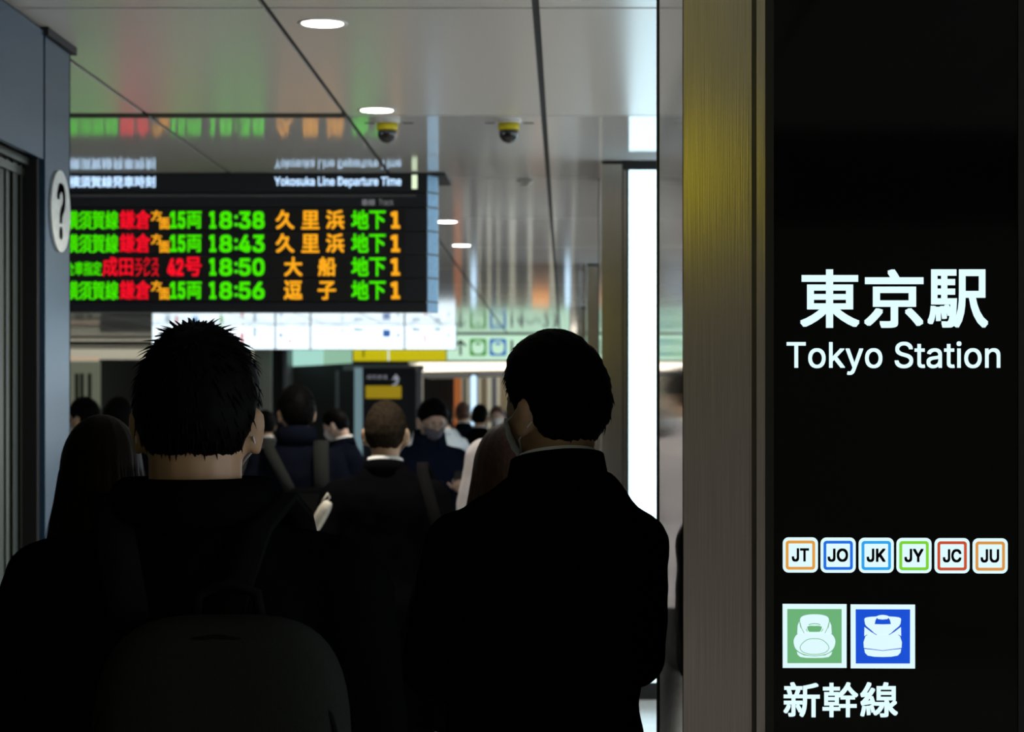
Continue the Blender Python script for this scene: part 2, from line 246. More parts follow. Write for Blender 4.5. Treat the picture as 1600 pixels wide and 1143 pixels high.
'D': (502, "219 0 96 0 96 57 215 57 254 60 288 68 318 81 343 99 363 122 379 149 390 181 397 216 399 255 397 294 390 329 379 361 364 388 344 410 320 428 291 441 258 449 221 452 93 452 93 509 225 509 273 505 315 495 353 478 385 455 412 426 433 391 449 351 458 306 462 255 458 205 449 159 433 119 411 83 384 54 351 31 312 14 268 3 125 509 125 0 60 0 60 509", "44 23 45 23 42 45 44 22 23 42 24 23 43 24 42 43 21 24 21 25 24 21 26 25 21 27 26 21 28 27 21 20 28 20 29 28 44 21 22 44 2 21 2 43 21 19 29 20 18 29 19 17 29 18 17 30 29 16 30 17 16 31 30 15 31 16 14 31 15 14 32 31 13 32 14 13 33 32 12 33 13 11 33 12 11 34 33 10 34 11 10 35 34 9 35 10 9 36 35 8 36 9 7 36 8 7 37 36 6 37 7 6 38 37 5 38 6 4 38 5 3 38 4 44 1 2 43 3 2 43 38 3 43 39 38 43 40 39 43 41 40 43 0 41 1 43 44 43 0 1"),
'J': (396, "185 -7 143 -2 106 11 75 33 52 63 38 100 33 145 33 173 98 173 98 145 100 117 108 93 122 74 139 61 160 53 185 50 209 53 230 61 248 74 261 93 269 117 272 145 272 509 336 509 336 145 332 100 318 63 294 33 263 11 227 -2", "21 23 22 21 24 23 6 8 7 6 9 8 5 9 6 5 10 9 20 24 21 20 25 24 5 11 10 19 25 20 4 11 5 19 26 25 18 26 19 4 12 11 4 13 12 17 26 18 17 27 26 3 13 4 3 14 13 16 27 17 3 15 14 15 27 16 3 27 15 2 27 3 2 28 27 1 28 2 1 29 28 0 29 1"),
'K': (467, "60 0 125 0 125 509 60 509 110 145 110 230 364 509 448 509 186 257 228 309 449 0 372 0", "0 1 2 0 2 3 4 6 5 4 7 6 8 10 9 8 11 10"),
'L': (393, "60 0 60 509 125 509 125 57 361 57 361 0", "0 2 1 0 3 2 0 4 3 0 5 4"),
'O': (533, "267 -7 225 -3 186 7 150 25 119 49 92 79 70 115 53 157 44 203 40 254 44 305 53 352 70 393 92 429 119 459 150 484 186 501 225 512 267 516 309 512 348 501 384 484 415 459 442 429 464 393 480 352 490 305 493 254 490 203 480 157 464 115 442 79 415 49 384 25 348 7 309 -3 267 53 296 55 324 63 349 76 372 94 392 116 408 144 420 176 428 213 430 254 428 295 420 332 408 365 392 392 372 415 349 433 324 446 296 453 267 456 237 453 210 445 184 433 161 415 142 392 125 364 113 332 106 295 103 254 106 213 113 176 125 144 142 117 161 94 184 76 210 63 237 55", "17 19 18 16 19 17 16 20 19 15 20 16 15 21 20 14 21 15 14 22 21 13 55 14 55 54 14 54 22 14 54 53 22 53 23 22 52 23 53 13 56 55 51 23 52 13 57 56 50 23 51 13 58 57 50 24 23 12 58 13 49 24 50 12 59 58 11 59 12 49 25 24 48 25 49 11 60 59 47 25 48 11 61 60 10 61 11 47 26 25 46 26 47 10 62 61 9 62 10 46 27 26 45 27 46 9 63 62 8 63 9 8 64 63 44 27 45 44 28 27 8 65 64 43 28 44 7 65 8 43 29 28 7 66 65 42 29 43 6 66 7 42 30 29 6 67 66 41 30 42 6 68 67 40 30 41 5 68 6 40 31 30 5 69 68 39 31 40 39 32 31 4 69 5 4 70 69 38 32 39 4 71 70 37 32 38 4 36 71 36 32 37 4 32 36 4 33 32 3 33 4 2 33 3 2 34 33 1 34 2 1 35 34 1 0 35"),
'S': (447, "224 -9 188 -7 156 -1 128 9 102 23 81 40 64 60 51 83 42 109 38 137 104 137 108 118 114 102 123 88 136 76 150 66 166 59 185 53 204 50 224 49 246 50 267 54 286 60 303 69 317 79 329 92 338 106 344 122 346 139 344 154 340 168 332 179 322 189 310 197 296 205 280 211 263 217 245 222 184 239 145 253 112 269 86 289 67 313 56 341 52 372 54 400 62 425 75 448 92 468 113 484 138 498 165 508 195 514 227 516 259 514 289 508 316 498 340 484 360 468 377 449 390 427 398 403 401 378 337 378 332 402 320 421 302 437 280 449 254 456 225 459 204 457 185 454 167 448 152 440 139 430 129 418 121 405 117 391 115 376 117 359 122 345 131 334 142 324 155 315 169 308 184 302 198 297 212 293 264 279 279 275 295 270 312 264 328 256 344 248 359 238 372 226 384 213 395 198 402 180 407 161 408 139 406 112 399 87 386 64 370 43 349 25 323 11 294 0 261 -7", "52 54 53 51 54 52 51 55 54 50 55 51 50 56 55 49 56 50 49 57 56 48 57 49 48 58 57 48 59 58 47 70 48 70 69 48 69 59 48 68 59 69 47 71 70 67 59 68 47 72 71 66 59 67 66 60 59 46 72 47 46 73 72 46 74 73 65 60 66 46 75 74 65 61 60 45 75 46 64 61 65 45 76 75 45 77 76 64 62 61 63 62 64 44 77 45 44 78 77 44 79 78 43 79 44 43 80 79 43 81 80 42 81 43 42 82 81 42 83 82 42 84 83 41 84 42 41 85 84 41 86 85 41 87 86 41 88 87 40 88 41 40 89 88 40 90 89 40 91 90 39 91 40 39 92 91 39 93 92 38 93 39 38 94 93 37 94 38 37 95 94 37 96 95 36 96 37 35 96 36 35 97 96 34 97 35 33 97 34 33 98 97 32 98 33 31 98 32 31 99 98 30 99 31 29 99 30 29 100 99 28 100 29 27 100 28 27 101 100 8 10 9 8 11 10 26 101 27 8 12 11 26 102 101 7 12 8 25 102 26 7 13 12 24 102 25 7 14 13 24 103 102 6 14 7 23 103 24 6 15 14 22 103 23 6 16 15 22 104 103 21 104 22 5 16 6 5 17 16 20 104 21 5 18 17 19 104 20 5 19 18 5 104 19 5 105 104 4 105 5 4 106 105 3 106 4 3 107 106 2 107 3 2 108 107 1 108 2 1 0 108"),
'T': (449, "32 452 32 509 417 509 417 452 257 452 257 0 193 0 193 452", "0 2 1 0 3 2 7 3 0 6 4 7 4 3 7 6 5 4"),
'U': (517, "259 -8 220 -6 186 2 154 15 126 33 103 55 85 80 71 108 63 140 60 173 60 509 124 509 124 178 126 155 132 133 141 113 153 95 169 80 187 68 208 59 232 53 259 52 285 53 309 59 331 68 349 80 364 95 377 113 385 133 391 155 393 178 393 509 457 509 457 173 454 140 446 108 433 80 414 55 391 33 363 15 332 2 297 -6", "9 11 10 9 12 11 30 32 31 30 33 32 9 13 12 29 33 30 8 13 9 29 34 33 8 14 13 28 34 29 7 14 8 28 35 34 27 35 28 7 15 14 7 16 15 26 35 27 6 16 7 26 36 35 6 17 16 25 36 26 6 18 17 24 36 25 5 18 6 24 37 36 5 19 18 23 37 24 5 20 19 22 37 23 22 38 37 4 20 5 4 21 20 21 38 22 4 38 21 3 38 4 3 39 38 2 39 3 2 40 39 1 40 2 1 41 40 0 41 1"),
'Y': (472, "203 0 203 208 16 509 91 509 192 344 203 327 213 309 222 292 231 274 240 254 250 230 224 230 233 254 242 275 251 293 260 310 270 327 280 344 381 509 455 509 268 208 268 0", "1 3 2 1 4 3 17 19 18 17 20 19 1 5 4 16 20 17 15 20 16 1 6 5 14 20 15 1 7 6 13 20 14 1 8 7 12 9 13 9 20 13 1 12 8 12 9 8 1 11 12 10 20 9 1 10 11 1 20 10 0 20 1 0 21 20"),
'a': (389, "160 -9 137 -7 115 -3 94 5 76 15 60 29 48 45 38 63 32 84 30 108 32 128 36 146 43 161 53 174 64 184 78 193 92 200 108 206 125 211 143 214 161 217 178 220 200 223 218 225 234 227 247 229 257 231 265 235 271 240 274 246 276 255 276 257 275 272 272 285 267 297 260 307 251 315 240 322 227 327 212 330 196 331 178 330 163 327 149 322 137 316 127 309 118 301 110 292 104 283 100 274 41 291 51 313 64 331 79 346 95 358 114 368 133 375 153 380 173 383 194 384 208 384 223 382 239 379 255 375 271 369 286 360 300 350 312 336 322 320 330 301 335 278 337 251 337 0 277 0 277 52 272 52 267 43 260 34 252 25 242 16 229 8 215 1 199 -4 181 -7 170 45 192 47 211 51 228 59 242 68 254 80 263 93 270 108 274 122 276 138 276 190 272 187 267 184 259 182 251 180 241 178 231 176 221 174 210 173 200 171 191 170 182 169 175 168 161 166 147 163 134 159 122 153 112 147 103 139 97 130 93 118 92 105 93 93 96 82 102 72 109 64 119 57 130 52 142 48 156 46", "58 60 59 58 61 60 57 61 58 57 62 61 56 62 57 56 63 62 55 63 56 55 64 63 55 65 64 54 65 55 54 66 65 53 66 54 53 67 66 52 67 53 52 40 67 40 39 67 39 68 67 51 41 52 41 40 52 51 42 41 38 68 39 51 43 42 37 68 38 51 44 43 36 68 37 36 69 68 51 45 44 35 69 36 50 45 51 50 46 45 34 69 35 34 70 69 50 47 46 33 70 34 50 48 47 49 48 50 32 70 33 32 71 70 31 71 32 30 71 31 29 71 30 29 72 71 28 72 29 27 72 28 26 94 27 94 72 27 25 94 26 24 94 25 23 94 24 22 94 23 21 94 22 20 94 21 19 94 20 18 94 19 17 94 18 16 94 17 15 94 16 14 94 15 14 95 94 93 72 94 14 96 95 14 97 96 13 97 14 13 98 97 13 99 98 13 100 99 13 101 100 13 102 101 12 102 13 12 103 102 12 104 103 12 105 104 12 106 105 12 107 106 12 108 107 12 109 108 11 109 12 11 110 109 11 111 110 11 112 111 10 112 11 10 113 112 92 72 93 10 114 113 9 114 10 91 72 92 9 115 114 8 115 9 90 72 91 8 116 115 89 72 90 8 117 116 7 117 8 7 118 117 88 74 89 74 72 89 7 119 118 87 74 88 7 120 119 6 120 7 86 75 87 75 74 87 6 121 120 6 122 121 86 76 75 73 72 74 85 76 86 6 123 122 84 76 85 6 84 123 6 76 84 5 76 6 5 77 76 5 78 77 4 78 5 4 79 78 4 80 79 3 80 4 3 81 80 2 81 3 2 82 81 1 82 2 1 83 82 0 83 1"),
'c': (396, "207 -8 174 -5 144 3 117 16 93 35 72 58 56 85 44 116 37 150 34 187 37 225 44 260 56 291 72 318 93 341 117 360 144 374 174 382 207 384 226 384 243 381 260 377 276 371 291 364 305 356 318 346 330 335 340 322 349 308 356 293 362 277 303 262 300 272 295 281 290 289 284 297 278 304 270 311 261 316 252 321 242 325 231 328 220 329 207 330 184 328 163 321 145 310 130 296 118 278 108 258 102 236 98 212 96 187 98 163 102 139 108 117 118 97 130 80 145 66 163 55 184 49 207 46 220 47 232 49 243 52 253 55 262 60 271 66 279 73 285 80 292 89 297 98 301 107 304 117 363 102 357 86 350 70 341 56 331 43 319 32 306 21 292 12 277 5 261 -1 244 -5 226 -7", "17 19 18 17 20 19 16 20 17 16 21 20 16 22 21 15 22 16 15 23 22 15 24 23 14 24 15 14 25 24 14 26 25 13 43 14 43 26 14 43 42 26 42 27 26 13 44 43 41 27 42 13 45 44 40 27 41 39 27 40 39 28 27 13 46 45 38 28 39 12 46 13 37 28 38 36 28 37 12 47 46 36 29 28 35 29 36 34 29 35 12 48 47 34 30 29 11 48 12 33 30 34 32 30 33 11 49 48 32 31 30 10 49 11 10 50 49 10 51 50 9 51 10 9 52 51 8 52 9 8 53 52 8 54 53 7 54 8 7 55 54 7 56 55 72 74 73 6 56 7 71 74 72 71 75 74 70 75 71 6 57 56 69 75 70 69 76 75 5 57 6 5 58 57 68 76 69 67 76 68 67 77 76 66 77 67 5 59 58 65 77 66 4 59 5 65 78 77 64 78 65 4 60 59 63 78 64 62 78 63 4 61 60 61 78 62 4 78 61 4 79 78 3 79 4 3 80 79 3 81 80 2 81 3 2 82 81 2 83 82 1 83 2 1 84 83 1 85 84 0 85 1"),
'e': (404, "212 -8 177 -5 145 3 117 16 92 35 72 58 56 85 44 116 37 150 34 187 36 224 44 258 55 290 71 317 91 340 115 359 142 373 172 382 205 384 226 383 246 380 266 374 285 366 303 355 319 341 334 324 347 305 357 282 365 256 370 227 371 194 371 169 75 169 75 221 338 221 310 202 308 226 304 248 298 269 288 286 277 301 263 314 246 323 227 328 205 330 183 328 164 323 146 313 131 301 119 286 109 270 102 251 97 231 96 211 96 178 98 151 102 127 110 106 121 88 135 73 151 61 169 53 190 48 212 46 227 47 241 49 254 53 265 58 276 65 285 73 294 82 300 93 306 105 365 91 358 72 348 55 335 39 320 26 302 14 283 4 261 -3 237 -7", "17 19 18 17 20 19 16 20 17 16 21 20 16 22 21 15 22 16 15 23 22 14 23 15 14 24 23 14 25 24 13 45 14 45 44 14 44 25 14 43 25 44 42 25 43 13 46 45 42 26 25 41 26 42 13 47 46 12 47 13 40 26 41 12 48 47 40 27 26 39 27 40 12 49 48 11 49 12 11 50 49 38 27 39 38 28 27 11 51 50 37 28 38 10 51 11 37 29 28 10 52 51 36 29 37 10 33 52 33 53 52 36 34 29 34 30 29 35 34 36 9 33 10 9 32 33 53 34 33 53 30 34 54 30 53 54 31 30 8 32 9 55 31 54 8 31 32 8 55 31 8 56 55 7 56 8 7 57 56 6 57 7 6 58 57 71 73 72 70 73 71 70 74 73 6 59 58 5 59 6 69 74 70 5 60 59 68 74 69 68 75 74 67 75 68 5 61 60 66 75 67 4 61 5 66 76 75 4 62 61 65 76 66 64 76 65 4 63 62 63 76 64 4 76 63 4 77 76 3 77 4 3 78 77 2 78 3 2 79 78 2 80 79 1 80 2 1 81 80 0 81 1"),
'i': (167, "84 443 73 444 63 448 54 455 47 463 43 472 41 483 43 494 47 504 54 512 63 518 73 522 84 524 95 522 105 518 114 512 121 504 125 494 126 483 125 472 121 463 114 455 105 448 95 444 53 0 53 379 114 379 114 0", "24 26 25 24 27 26 11 13 12 10 13 11 10 14 13 9 14 10 9 15 14 8 15 9 8 16 15 7 16 8 7 17 16 6 17 7 6 18 17 5 18 6 5 19 18 4 19 5 4 20 19 3 20 4 3 21 20 2 21 3 2 22 21 1 22 2 1 23 22 0 23 1"),
'k': (381, "53 0 114 0 114 509 53 509 110 124 110 200 284 379 360 379 148 178 191 232 372 0 294 0", "0 1 2 0 2 3 4 6 5 4 7 6 8 10 9 8 11 10"),
'm': (610, "53 0 53 379 112 379 112 295 108 295 114 314 122 331 132 346 144 358 158 368 172 376 187 382 203 385 219 386 245 383 268 375 287 361 303 342 314 320 321 295 312 295 318 312 326 329 337 343 350 356 364 366 381 375 398 381 417 385 437 386 458 385 478 380 497 372 514 361 529 346 541 328 550 307 555 283 557 255 557 0 496 0 496 254 493 279 485 298 473 313 456 323 438 329 419 330 402 329 387 326 374 320 363 312 353 302 345 290 340 277 336 263 335 247 335 0 274 0 274 260 272 280 265 297 253 311 238 322 220 328 199 330 185 329 171 326 158 320 145 312 135 302 126 289 119 274 115 257 114 238 114 0", "12 14 13 28 30 29 11 14 12 27 30 28 27 31 30 11 15 14 10 15 11 26 31 27 26 32 31 0 2 1 0 4 2 4 3 2 9 15 10 25 32 26 9 16 15 25 33 32 8 16 9 24 33 25 8 17 16 24 34 33 7 17 8 23 34 24 23 35 34 6 17 7 22 47 23 47 35 23 6 65 17 65 18 17 5 66 6 66 65 6 64 18 65 22 48 47 46 35 47 5 67 66 22 49 48 21 49 22 45 35 46 45 36 35 63 18 64 5 68 67 21 50 49 44 36 45 62 18 63 5 69 68 62 19 18 21 51 50 4 69 5 43 36 44 20 51 21 4 70 69 20 52 51 61 19 62 43 37 36 20 53 52 4 71 70 42 37 43 60 20 61 20 19 61 0 72 4 72 71 4 60 53 20 60 54 53 42 38 37 59 54 60 41 38 42 59 55 54 0 73 72 59 56 55 58 56 59 0 74 73 41 39 38 40 39 41 58 57 56 0 75 74"),
'n': (410, "114 227 114 0 53 0 53 379 112 379 112 287 102 287 116 319 132 344 152 362 175 374 200 382 227 384 252 383 275 377 295 369 313 356 328 340 341 321 350 298 355 271 357 240 357 0 296 0 296 235 293 263 286 286 273 304 256 318 235 326 210 329 192 328 176 324 161 317 147 308 136 297 126 283 119 266 115 248", "11 13 12 11 14 13 10 14 11 2 4 3 2 6 4 6 5 4 10 15 14 9 15 10 9 16 15 8 16 9 8 17 16 7 31 8 31 17 8 31 30 17 30 18 17 29 18 30 7 32 31 28 18 29 7 33 32 28 19 18 6 33 7 27 19 28 6 34 33 6 35 34 26 19 27 26 20 19 6 36 35 2 37 6 37 36 6 25 20 26 25 21 20 2 38 37 24 21 25 2 0 38 24 22 21 23 22 24 2 1 0"),
'o': (415, "207 -8 174 -5 144 3 117 16 93 35 72 58 56 85 44 116 37 150 34 187 37 225 44 260 56 291 72 318 93 341 117 360 144 374 174 382 207 384 241 382 271 374 299 360 323 341 343 318 359 291 371 260 379 225 381 187 379 150 371 116 359 85 343 58 323 35 299 16 271 3 241 -5 207 46 231 49 252 55 270 66 285 80 298 97 307 117 314 139 318 163 319 187 318 212 314 236 307 258 298 278 285 296 270 310 252 321 231 328 207 330 184 328 163 321 145 310 130 296 118 278 108 258 102 236 98 212 96 187 98 163 102 139 108 117 118 97 130 80 145 66 163 55 184 49", "17 19 18 16 19 17 16 20 19 15 20 16 15 21 20 14 21 15 14 22 21 13 22 14 13 54 22 54 23 22 13 55 54 53 23 54 13 56 55 52 23 53 13 57 56 51 23 52 12 57 13 51 24 23 12 58 57 50 24 51 12 59 58 49 24 50 11 59 12 49 25 24 11 60 59 48 25 49 10 60 11 48 26 25 10 61 60 47 26 48 10 62 61 46 26 47 46 27 26 9 62 10 9 63 62 45 27 46 8 63 9 8 64 63 44 27 45 44 28 27 8 65 64 43 28 44 43 29 28 7 65 8 7 66 65 42 29 43 7 67 66 41 29 42 6 67 7 41 30 29 6 68 67 40 30 41 5 68 6 40 31 30 5 69 68 39 31 40 5 70 69 38 31 39 4 70 5 38 32 31 4 71 70 37 32 38 4 36 71 36 32 37 4 32 36 3 32 4 3 33 32 2 33 3 2 34 33 1 34 2 1 35 34 0 35 1"),
'p': (424, "53 -143 53 379 112 379 112 319 118 319 123 327 130 336 137 346 147 355 158 364 171 373 188 379 207 383 229 384 259 382 287 374 313 361 335 342 354 320 370 293 381 261 388 227 390 189 388 151 381 116 370 84 355 57 336 34 313 16 288 3 260 -6 229 -8 208 -7 189 -3 173 4 159 12 147 21 138 31 130 41 124 50 118 59 114 59 114 -143 220 47 242 49 262 55 279 66 294 80 306 97 316 117 323 139 327 163 328 189 327 215 323 239 316 261 307 281 295 298 280 311 262 322 243 328 220 330 198 328 178 322 161 312 147 299 134 282 125 263 118 241 114 216 113 189 114 162 118 138 125 115 135 95 147 78 162 65 179 55 198 49", "12 14 13 11 14 12 11 15 14 0 2 1 0 3 2 10 15 11 10 16 15 9 16 10 8 16 9 8 17 16 7 17 8 6 17 7 6 61 17 61 18 17 5 61 6 5 62 61 60 18 61 5 63 62 59 18 60 4 63 5 4 64 63 58 18 59 58 19 18 0 4 3 0 68 4 68 67 4 67 66 4 66 65 4 65 64 4 57 19 58 56 19 57 56 20 19 55 20 56 55 21 20 54 21 55 0 69 68 53 21 54 53 22 21 0 70 69 52 22 53 0 71 70 51 22 52 51 23 22 50 23 51 0 72 71 50 24 23 49 24 50 0 73 72 48 24 49 48 25 24 0 41 73 41 74 73 47 25 48 41 75 74 47 26 25 46 26 47 41 76 75 45 26 46 41 40 76 40 77 76 0 42 41 39 77 40 45 27 26 44 27 45 39 78 77 38 78 39 43 27 44 38 43 78 38 27 43 37 27 38 37 28 27 36 28 37 35 28 36 35 29 28 34 29 35 33 29 34 33 30 29 32 30 33 32 31 30"),
'r': (259, "53 0 53 379 112 379 112 321 115 321 124 339 137 354 152 367 171 377 191 383 213 385 218 385 223 385 229 384 235 384 240 384 243 384 243 322 241 323 236 324 230 324 223 325 215 326 207 326 190 324 174 321 159 315 146 306 135 296 126 284 119 269 115 254 114 237 114 0", "9 11 10 9 12 11 9 13 12 9 14 13 9 15 14 9 16 15 9 17 16 8 17 9 0 2 1 0 3 2 7 17 8 6 17 7 5 19 6 19 18 6 18 17 6 4 23 5 23 22 5 22 21 5 21 20 5 20 19 5 4 24 23 4 25 24 0 4 3 0 31 4 31 30 4 30 29 4 29 28 4 28 27 4 27 26 4 26 25 4 0 32 31 0 33 32"),
's': (365, "182 -8 157 -7 133 -3 112 3 93 12 76 24 62 38 50 54 41 73 36 94 94 107 101 87 111 72 124 60 141 52 160 47 181 45 206 47 227 53 244 62 258 74 265 88 268 103 266 115 262 126 254 136 243 144 229 150 212 155 149 170 118 180 92 192 72 208 58 227 50 249 47 274 49 295 55 314 65 332 79 347 95 360 115 370 137 378 161 383 187 384 212 383 234 379 254 372 271 363 286 352 299 339 309 324 318 308 324 290 268 277 262 291 254 304 243 316 228 325 210 331 187 333 166 331 147 326 131 317 119 305 111 292 109 277 110 264 115 253 124 243 136 235 152 229 172 223 229 209 261 200 287 187 306 171 320 153 328 131 331 107 329 85 323 65 312 47 298 31 281 18 260 6 236 -2 210 -7", "43 45 44 43 46 45 42 46 43 42 47 46 41 47 42 41 48 47 40 48 41 40 49 48 39 49 40 39 50 49 38 50 39 38 60 50 60 51 50 38 61 60 59 51 60 37 61 38 37 62 61 58 51 59 37 63 62 57 51 58 57 52 51 37 64 63 56 52 57 36 64 37 56 53 52 36 65 64 55 53 56 35 65 36 35 66 65 54 53 55 35 67 66 34 67 35 34 68 67 34 69 68 33 69 34 33 70 69 33 71 70 33 72 71 32 72 33 32 73 72 32 74 73 31 74 32 31 75 74 30 75 31 30 76 75 29 76 30 29 77 76 28 77 29 27 77 28 27 78 77 26 78 27 25 78 26 24 78 25 24 79 78 23 79 24 22 79 23 9 11 10 22 80 79 21 80 22 8 11 9 20 80 21 8 12 11 20 81 80 19 81 20 7 12 8 7 13 12 19 82 81 18 82 19 7 14 13 6 14 7 17 82 18 6 15 14 16 82 17 16 83 82 6 16 15 6 83 16 5 83 6 5 84 83 4 84 5 4 85 84 3 85 4 3 86 85 2 86 3 2 87 86 1 87 2 1 0 87"),
't': (227, "204 379 204 327 6 327 6 379 65 471 126 471 126 98 127 83 130 70 136 61 144 55 156 51 170 50 175 50 180 50 185 51 191 52 197 53 202 54 213 2 207 0 200 -2 192 -3 184 -3 176 -4 168 -4 138 -1 113 7 92 21 77 41 68 64 65 93", "31 5 4 31 6 5 2 0 3 2 1 0 31 7 6 30 7 31 30 8 7 30 9 8 29 9 30 29 10 9 29 11 10 17 19 18 16 19 17 15 19 16 29 12 11 14 19 15 13 19 14 12 19 13 29 19 12 28 19 29 27 19 28 26 19 27 26 20 19 26 21 20 25 21 26 25 22 21 25 23 22 25 24 23"),
'u': (410, "182 -5 158 -3 135 2 115 11 97 23 82 39 69 59 60 82 54 109 53 139 53 379 114 379 114 144 116 117 124 94 137 75 154 61 175 53 200 50 218 51 234 55 249 62 263 71 274 83 283 97 290 113 295 132 296 153 296 379 357 379 357 0 298 0 298 92 307 92 294 60 277 35 257 17 234 5 209 -3", "9 11 10 9 12 11 27 29 28 27 30 29 26 30 27 9 13 12 8 13 9 25 33 26 33 30 26 8 14 13 24 33 25 7 14 8 23 32 24 32 33 24 7 15 14 23 34 32 34 31 32 34 30 33 22 34 23 6 15 7 6 16 15 21 34 22 20 34 21 6 17 16 20 35 34 31 30 34 5 17 6 19 35 20 5 18 17 18 35 19 5 35 18 4 35 5 4 36 35 3 36 4 3 37 36 2 37 3 2 38 37 1 38 2 1 0 38"),
'y': (389, "47 -139 61 -86 71 -87 83 -89 94 -90 104 -89 113 -86 122 -81 130 -74 138 -64 145 -51 151 -36 163 -1 17 379 84 379 165 155 173 132 180 109 187 87 193 64 199 42 206 21 184 21 190 42 196 64 202 87 209 110 216 132 224 155 305 379 371 379 204 -58 196 -77 187 -93 177 -107 165 -119 153 -128 139 -136 125 -141 109 -144 91 -145 82 -145 73 -144 65 -143 57 -142 52 -140", "12 14 13 12 15 14 28 30 29 28 31 30 12 16 15 27 31 28 26 31 27 12 17 16 25 21 26 21 31 26 12 18 17 24 21 25 12 19 18 23 20 24 20 21 24 12 23 19 23 20 19 12 22 23 12 21 22 12 31 21 11 31 12 10 31 11 9 31 10 9 32 31 8 32 9 7 32 8 7 33 32 6 33 7 0 2 1 5 33 6 0 3 2 4 33 5 0 4 3 0 33 4 0 34 33 0 35 34 0 36 35 0 37 36 0 38 37 45 38 0 44 38 45 44 39 38 43 39 44 42 39 43 42 40 39 41 40 42"),
}

def text_geo(body, x0, x1, z0, z1, y, bold=0.0):
    """flat lettering fitted into a rectangle of a plane that faces the camera side (-Y); bold thickens the strokes (share of the height)"""
    if all(ch in GLYPH or ch == ' ' for ch in body):
        vs = []; fs = []; x = 0
        for ch in body:
            if ch == ' ': x += 200; continue
            adv, v, f = GLYPH[ch]
            v = [int(k) for k in v.split()]; f = [int(k) for k in f.split()]; n = len(vs)
            vs += [(x + v[k], v[k + 1]) for k in range(0, len(v), 2)]
            fs += [(n + f[k], n + f[k + 1], n + f[k + 2]) for k in range(0, len(f), 3)]
            x += adv
        vs = np.array(vs, float)
    else:
        c = bpy.data.curves.new('t', 'FONT'); c.body = body; c.size = 1.0; c.resolution_u = 4
        o = bpy.data.objects.new('t', c); C.objects.link(o)
        dg = bpy.context.evaluated_depsgraph_get(); dg.update()
        me = bpy.data.meshes.new_from_object(o.evaluated_get(dg), depsgraph=dg)
        bpy.data.objects.remove(o); bpy.data.curves.remove(c)
        vs = np.array([v.co[:2] for v in me.vertices]); fs = [tuple(p.vertices) for p in me.polygons]
        bpy.data.meshes.remove(me)
    r = bold * (z1 - z0)
    x0 += r; x1 -= r; z0 += r; z1 -= r
    a, b = vs[:, 0].min(), vs[:, 0].max(); e, f = vs[:, 1].min(), vs[:, 1].max()
    g = G()
    sh = [(0, 0)] + ([(r * a_, r * b_) for a_ in (-1, 0, 1) for b_ in (-1, 0, 1) if a_ or b_] if r else [])
    for dx, dz in sh:
        g.add([(x0 + (v[0] - a) / (b - a) * (x1 - x0) + dx, y, z0 + (v[1] - e) / (f - e) * (z1 - z0) + dz) for v in vs], fs)
    return g

def text_px(name, body, rect, d, m, parent, bold=0.0, off=0.0):
    """rect = pixel box (x0, y0, x1, y1) on the plane at depth d; off lifts the print off the plane"""
    x0, y0, x1, y1 = rect
    g = text_geo(body, wx(x0, d), wx(x1, d), wz(y1, d), wz(y0, d), d - off, bold)
    return g.build(name, m, parent, fix=False)

def rect_px(name, rect, d, m, parent, off=0.0, th=0.0):
    x0, y0, x1, y1 = rect
    g = G()
    if th: g.box(wx(x0, d), wx(x1, d), d - off, d - off + th, wz(y1, d), wz(y0, d))
    else:
        g.add([(wx(x0, d), d - off, wz(y1, d)), (wx(x1, d), d - off, wz(y1, d)), (wx(x1, d), d - off, wz(y0, d)), (wx(x0, d), d - off, wz(y0, d))], [(0, 1, 2, 3)])
    return g.build(name, m, parent, fix=False)

def smooth_poly(pts, n=6):
    """closed Catmull-Rom through 2-D points"""
    out = []; N = len(pts)
    for i in range(N):
        p0, p1, p2, p3 = [np.array(pts[(i + k - 1) % N], float) for k in range(4)]
        for j in range(n):
            t = j / n
            out.append(0.5 * ((2 * p1) + (-p0 + p2) * t + (2 * p0 - 5 * p1 + 4 * p2 - p3) * t * t + (-p0 + 3 * p1 - 3 * p2 + p3) * t ** 3))
    return out

def rrect(x0, y0, x1, y1, r, n=6):
    pts = []
    for cx, cy, a0 in ((x1 - r, y1 - r, 0), (x0 + r, y1 - r, 90), (x0 + r, y0 + r, 180), (x1 - r, y0 + r, 270)):
        for k in range(n + 1):
            a = math.radians(a0 + 90 * k / n); pts.append((cx + r * math.cos(a), cy + r * math.sin(a)))
    return pts

def poly_px(name, pts, d, m, parent, off=0.0, holes=None):
    """flat printed shape from pixel points on the plane at depth d; with holes = inner ring of equal length"""
    g = G()
    P = [(wx(p[0], d), d - off, wz(p[1], d)) for p in pts]
    if holes is None:
        me = bpy.data.meshes.new(name); bm = bmesh.new()
        vs = [bm.verts.new(p) for p in P]; f = bm.faces.new(vs); f.normal_update()
        bmesh.ops.triangulate(bm, faces=[f]); bm.to_mesh(me); bm.free()
        return link(name, me, m, parent)
    Q = [(wx(p[0], d), d - off, wz(p[1], d)) for p in holes]; n = len(P)
    g.add(P + Q, [(i, (i + 1) % n, n + (i + 1) % n, n + i) for i in range(n)])
    return g.build(name, m, parent, fix=False)

def line_px(name, pts, wd, d, m, parent, off=0.0):
    pts = [np.array(p, float) for p in pts]; L = []; R = []
    for i, p in enumerate(pts):
        t = pts[min(i + 1, len(pts) - 1)] - pts[max(i - 1, 0)]; t = t / (np.hypot(*t) + 1e-9); nn = np.array((-t[1], t[0])) * wd / 2
        L.append(p + nn); R.append(p - nn)
    P = [(wx(p[0], d), d - off, wz(p[1], d)) for p in L + R]; n = len(pts)
    g = G().add(P, [(i, i + 1, n + i + 1, n + i) for i in range(n - 1)])
    return g.build(name, m, parent, fix=False)

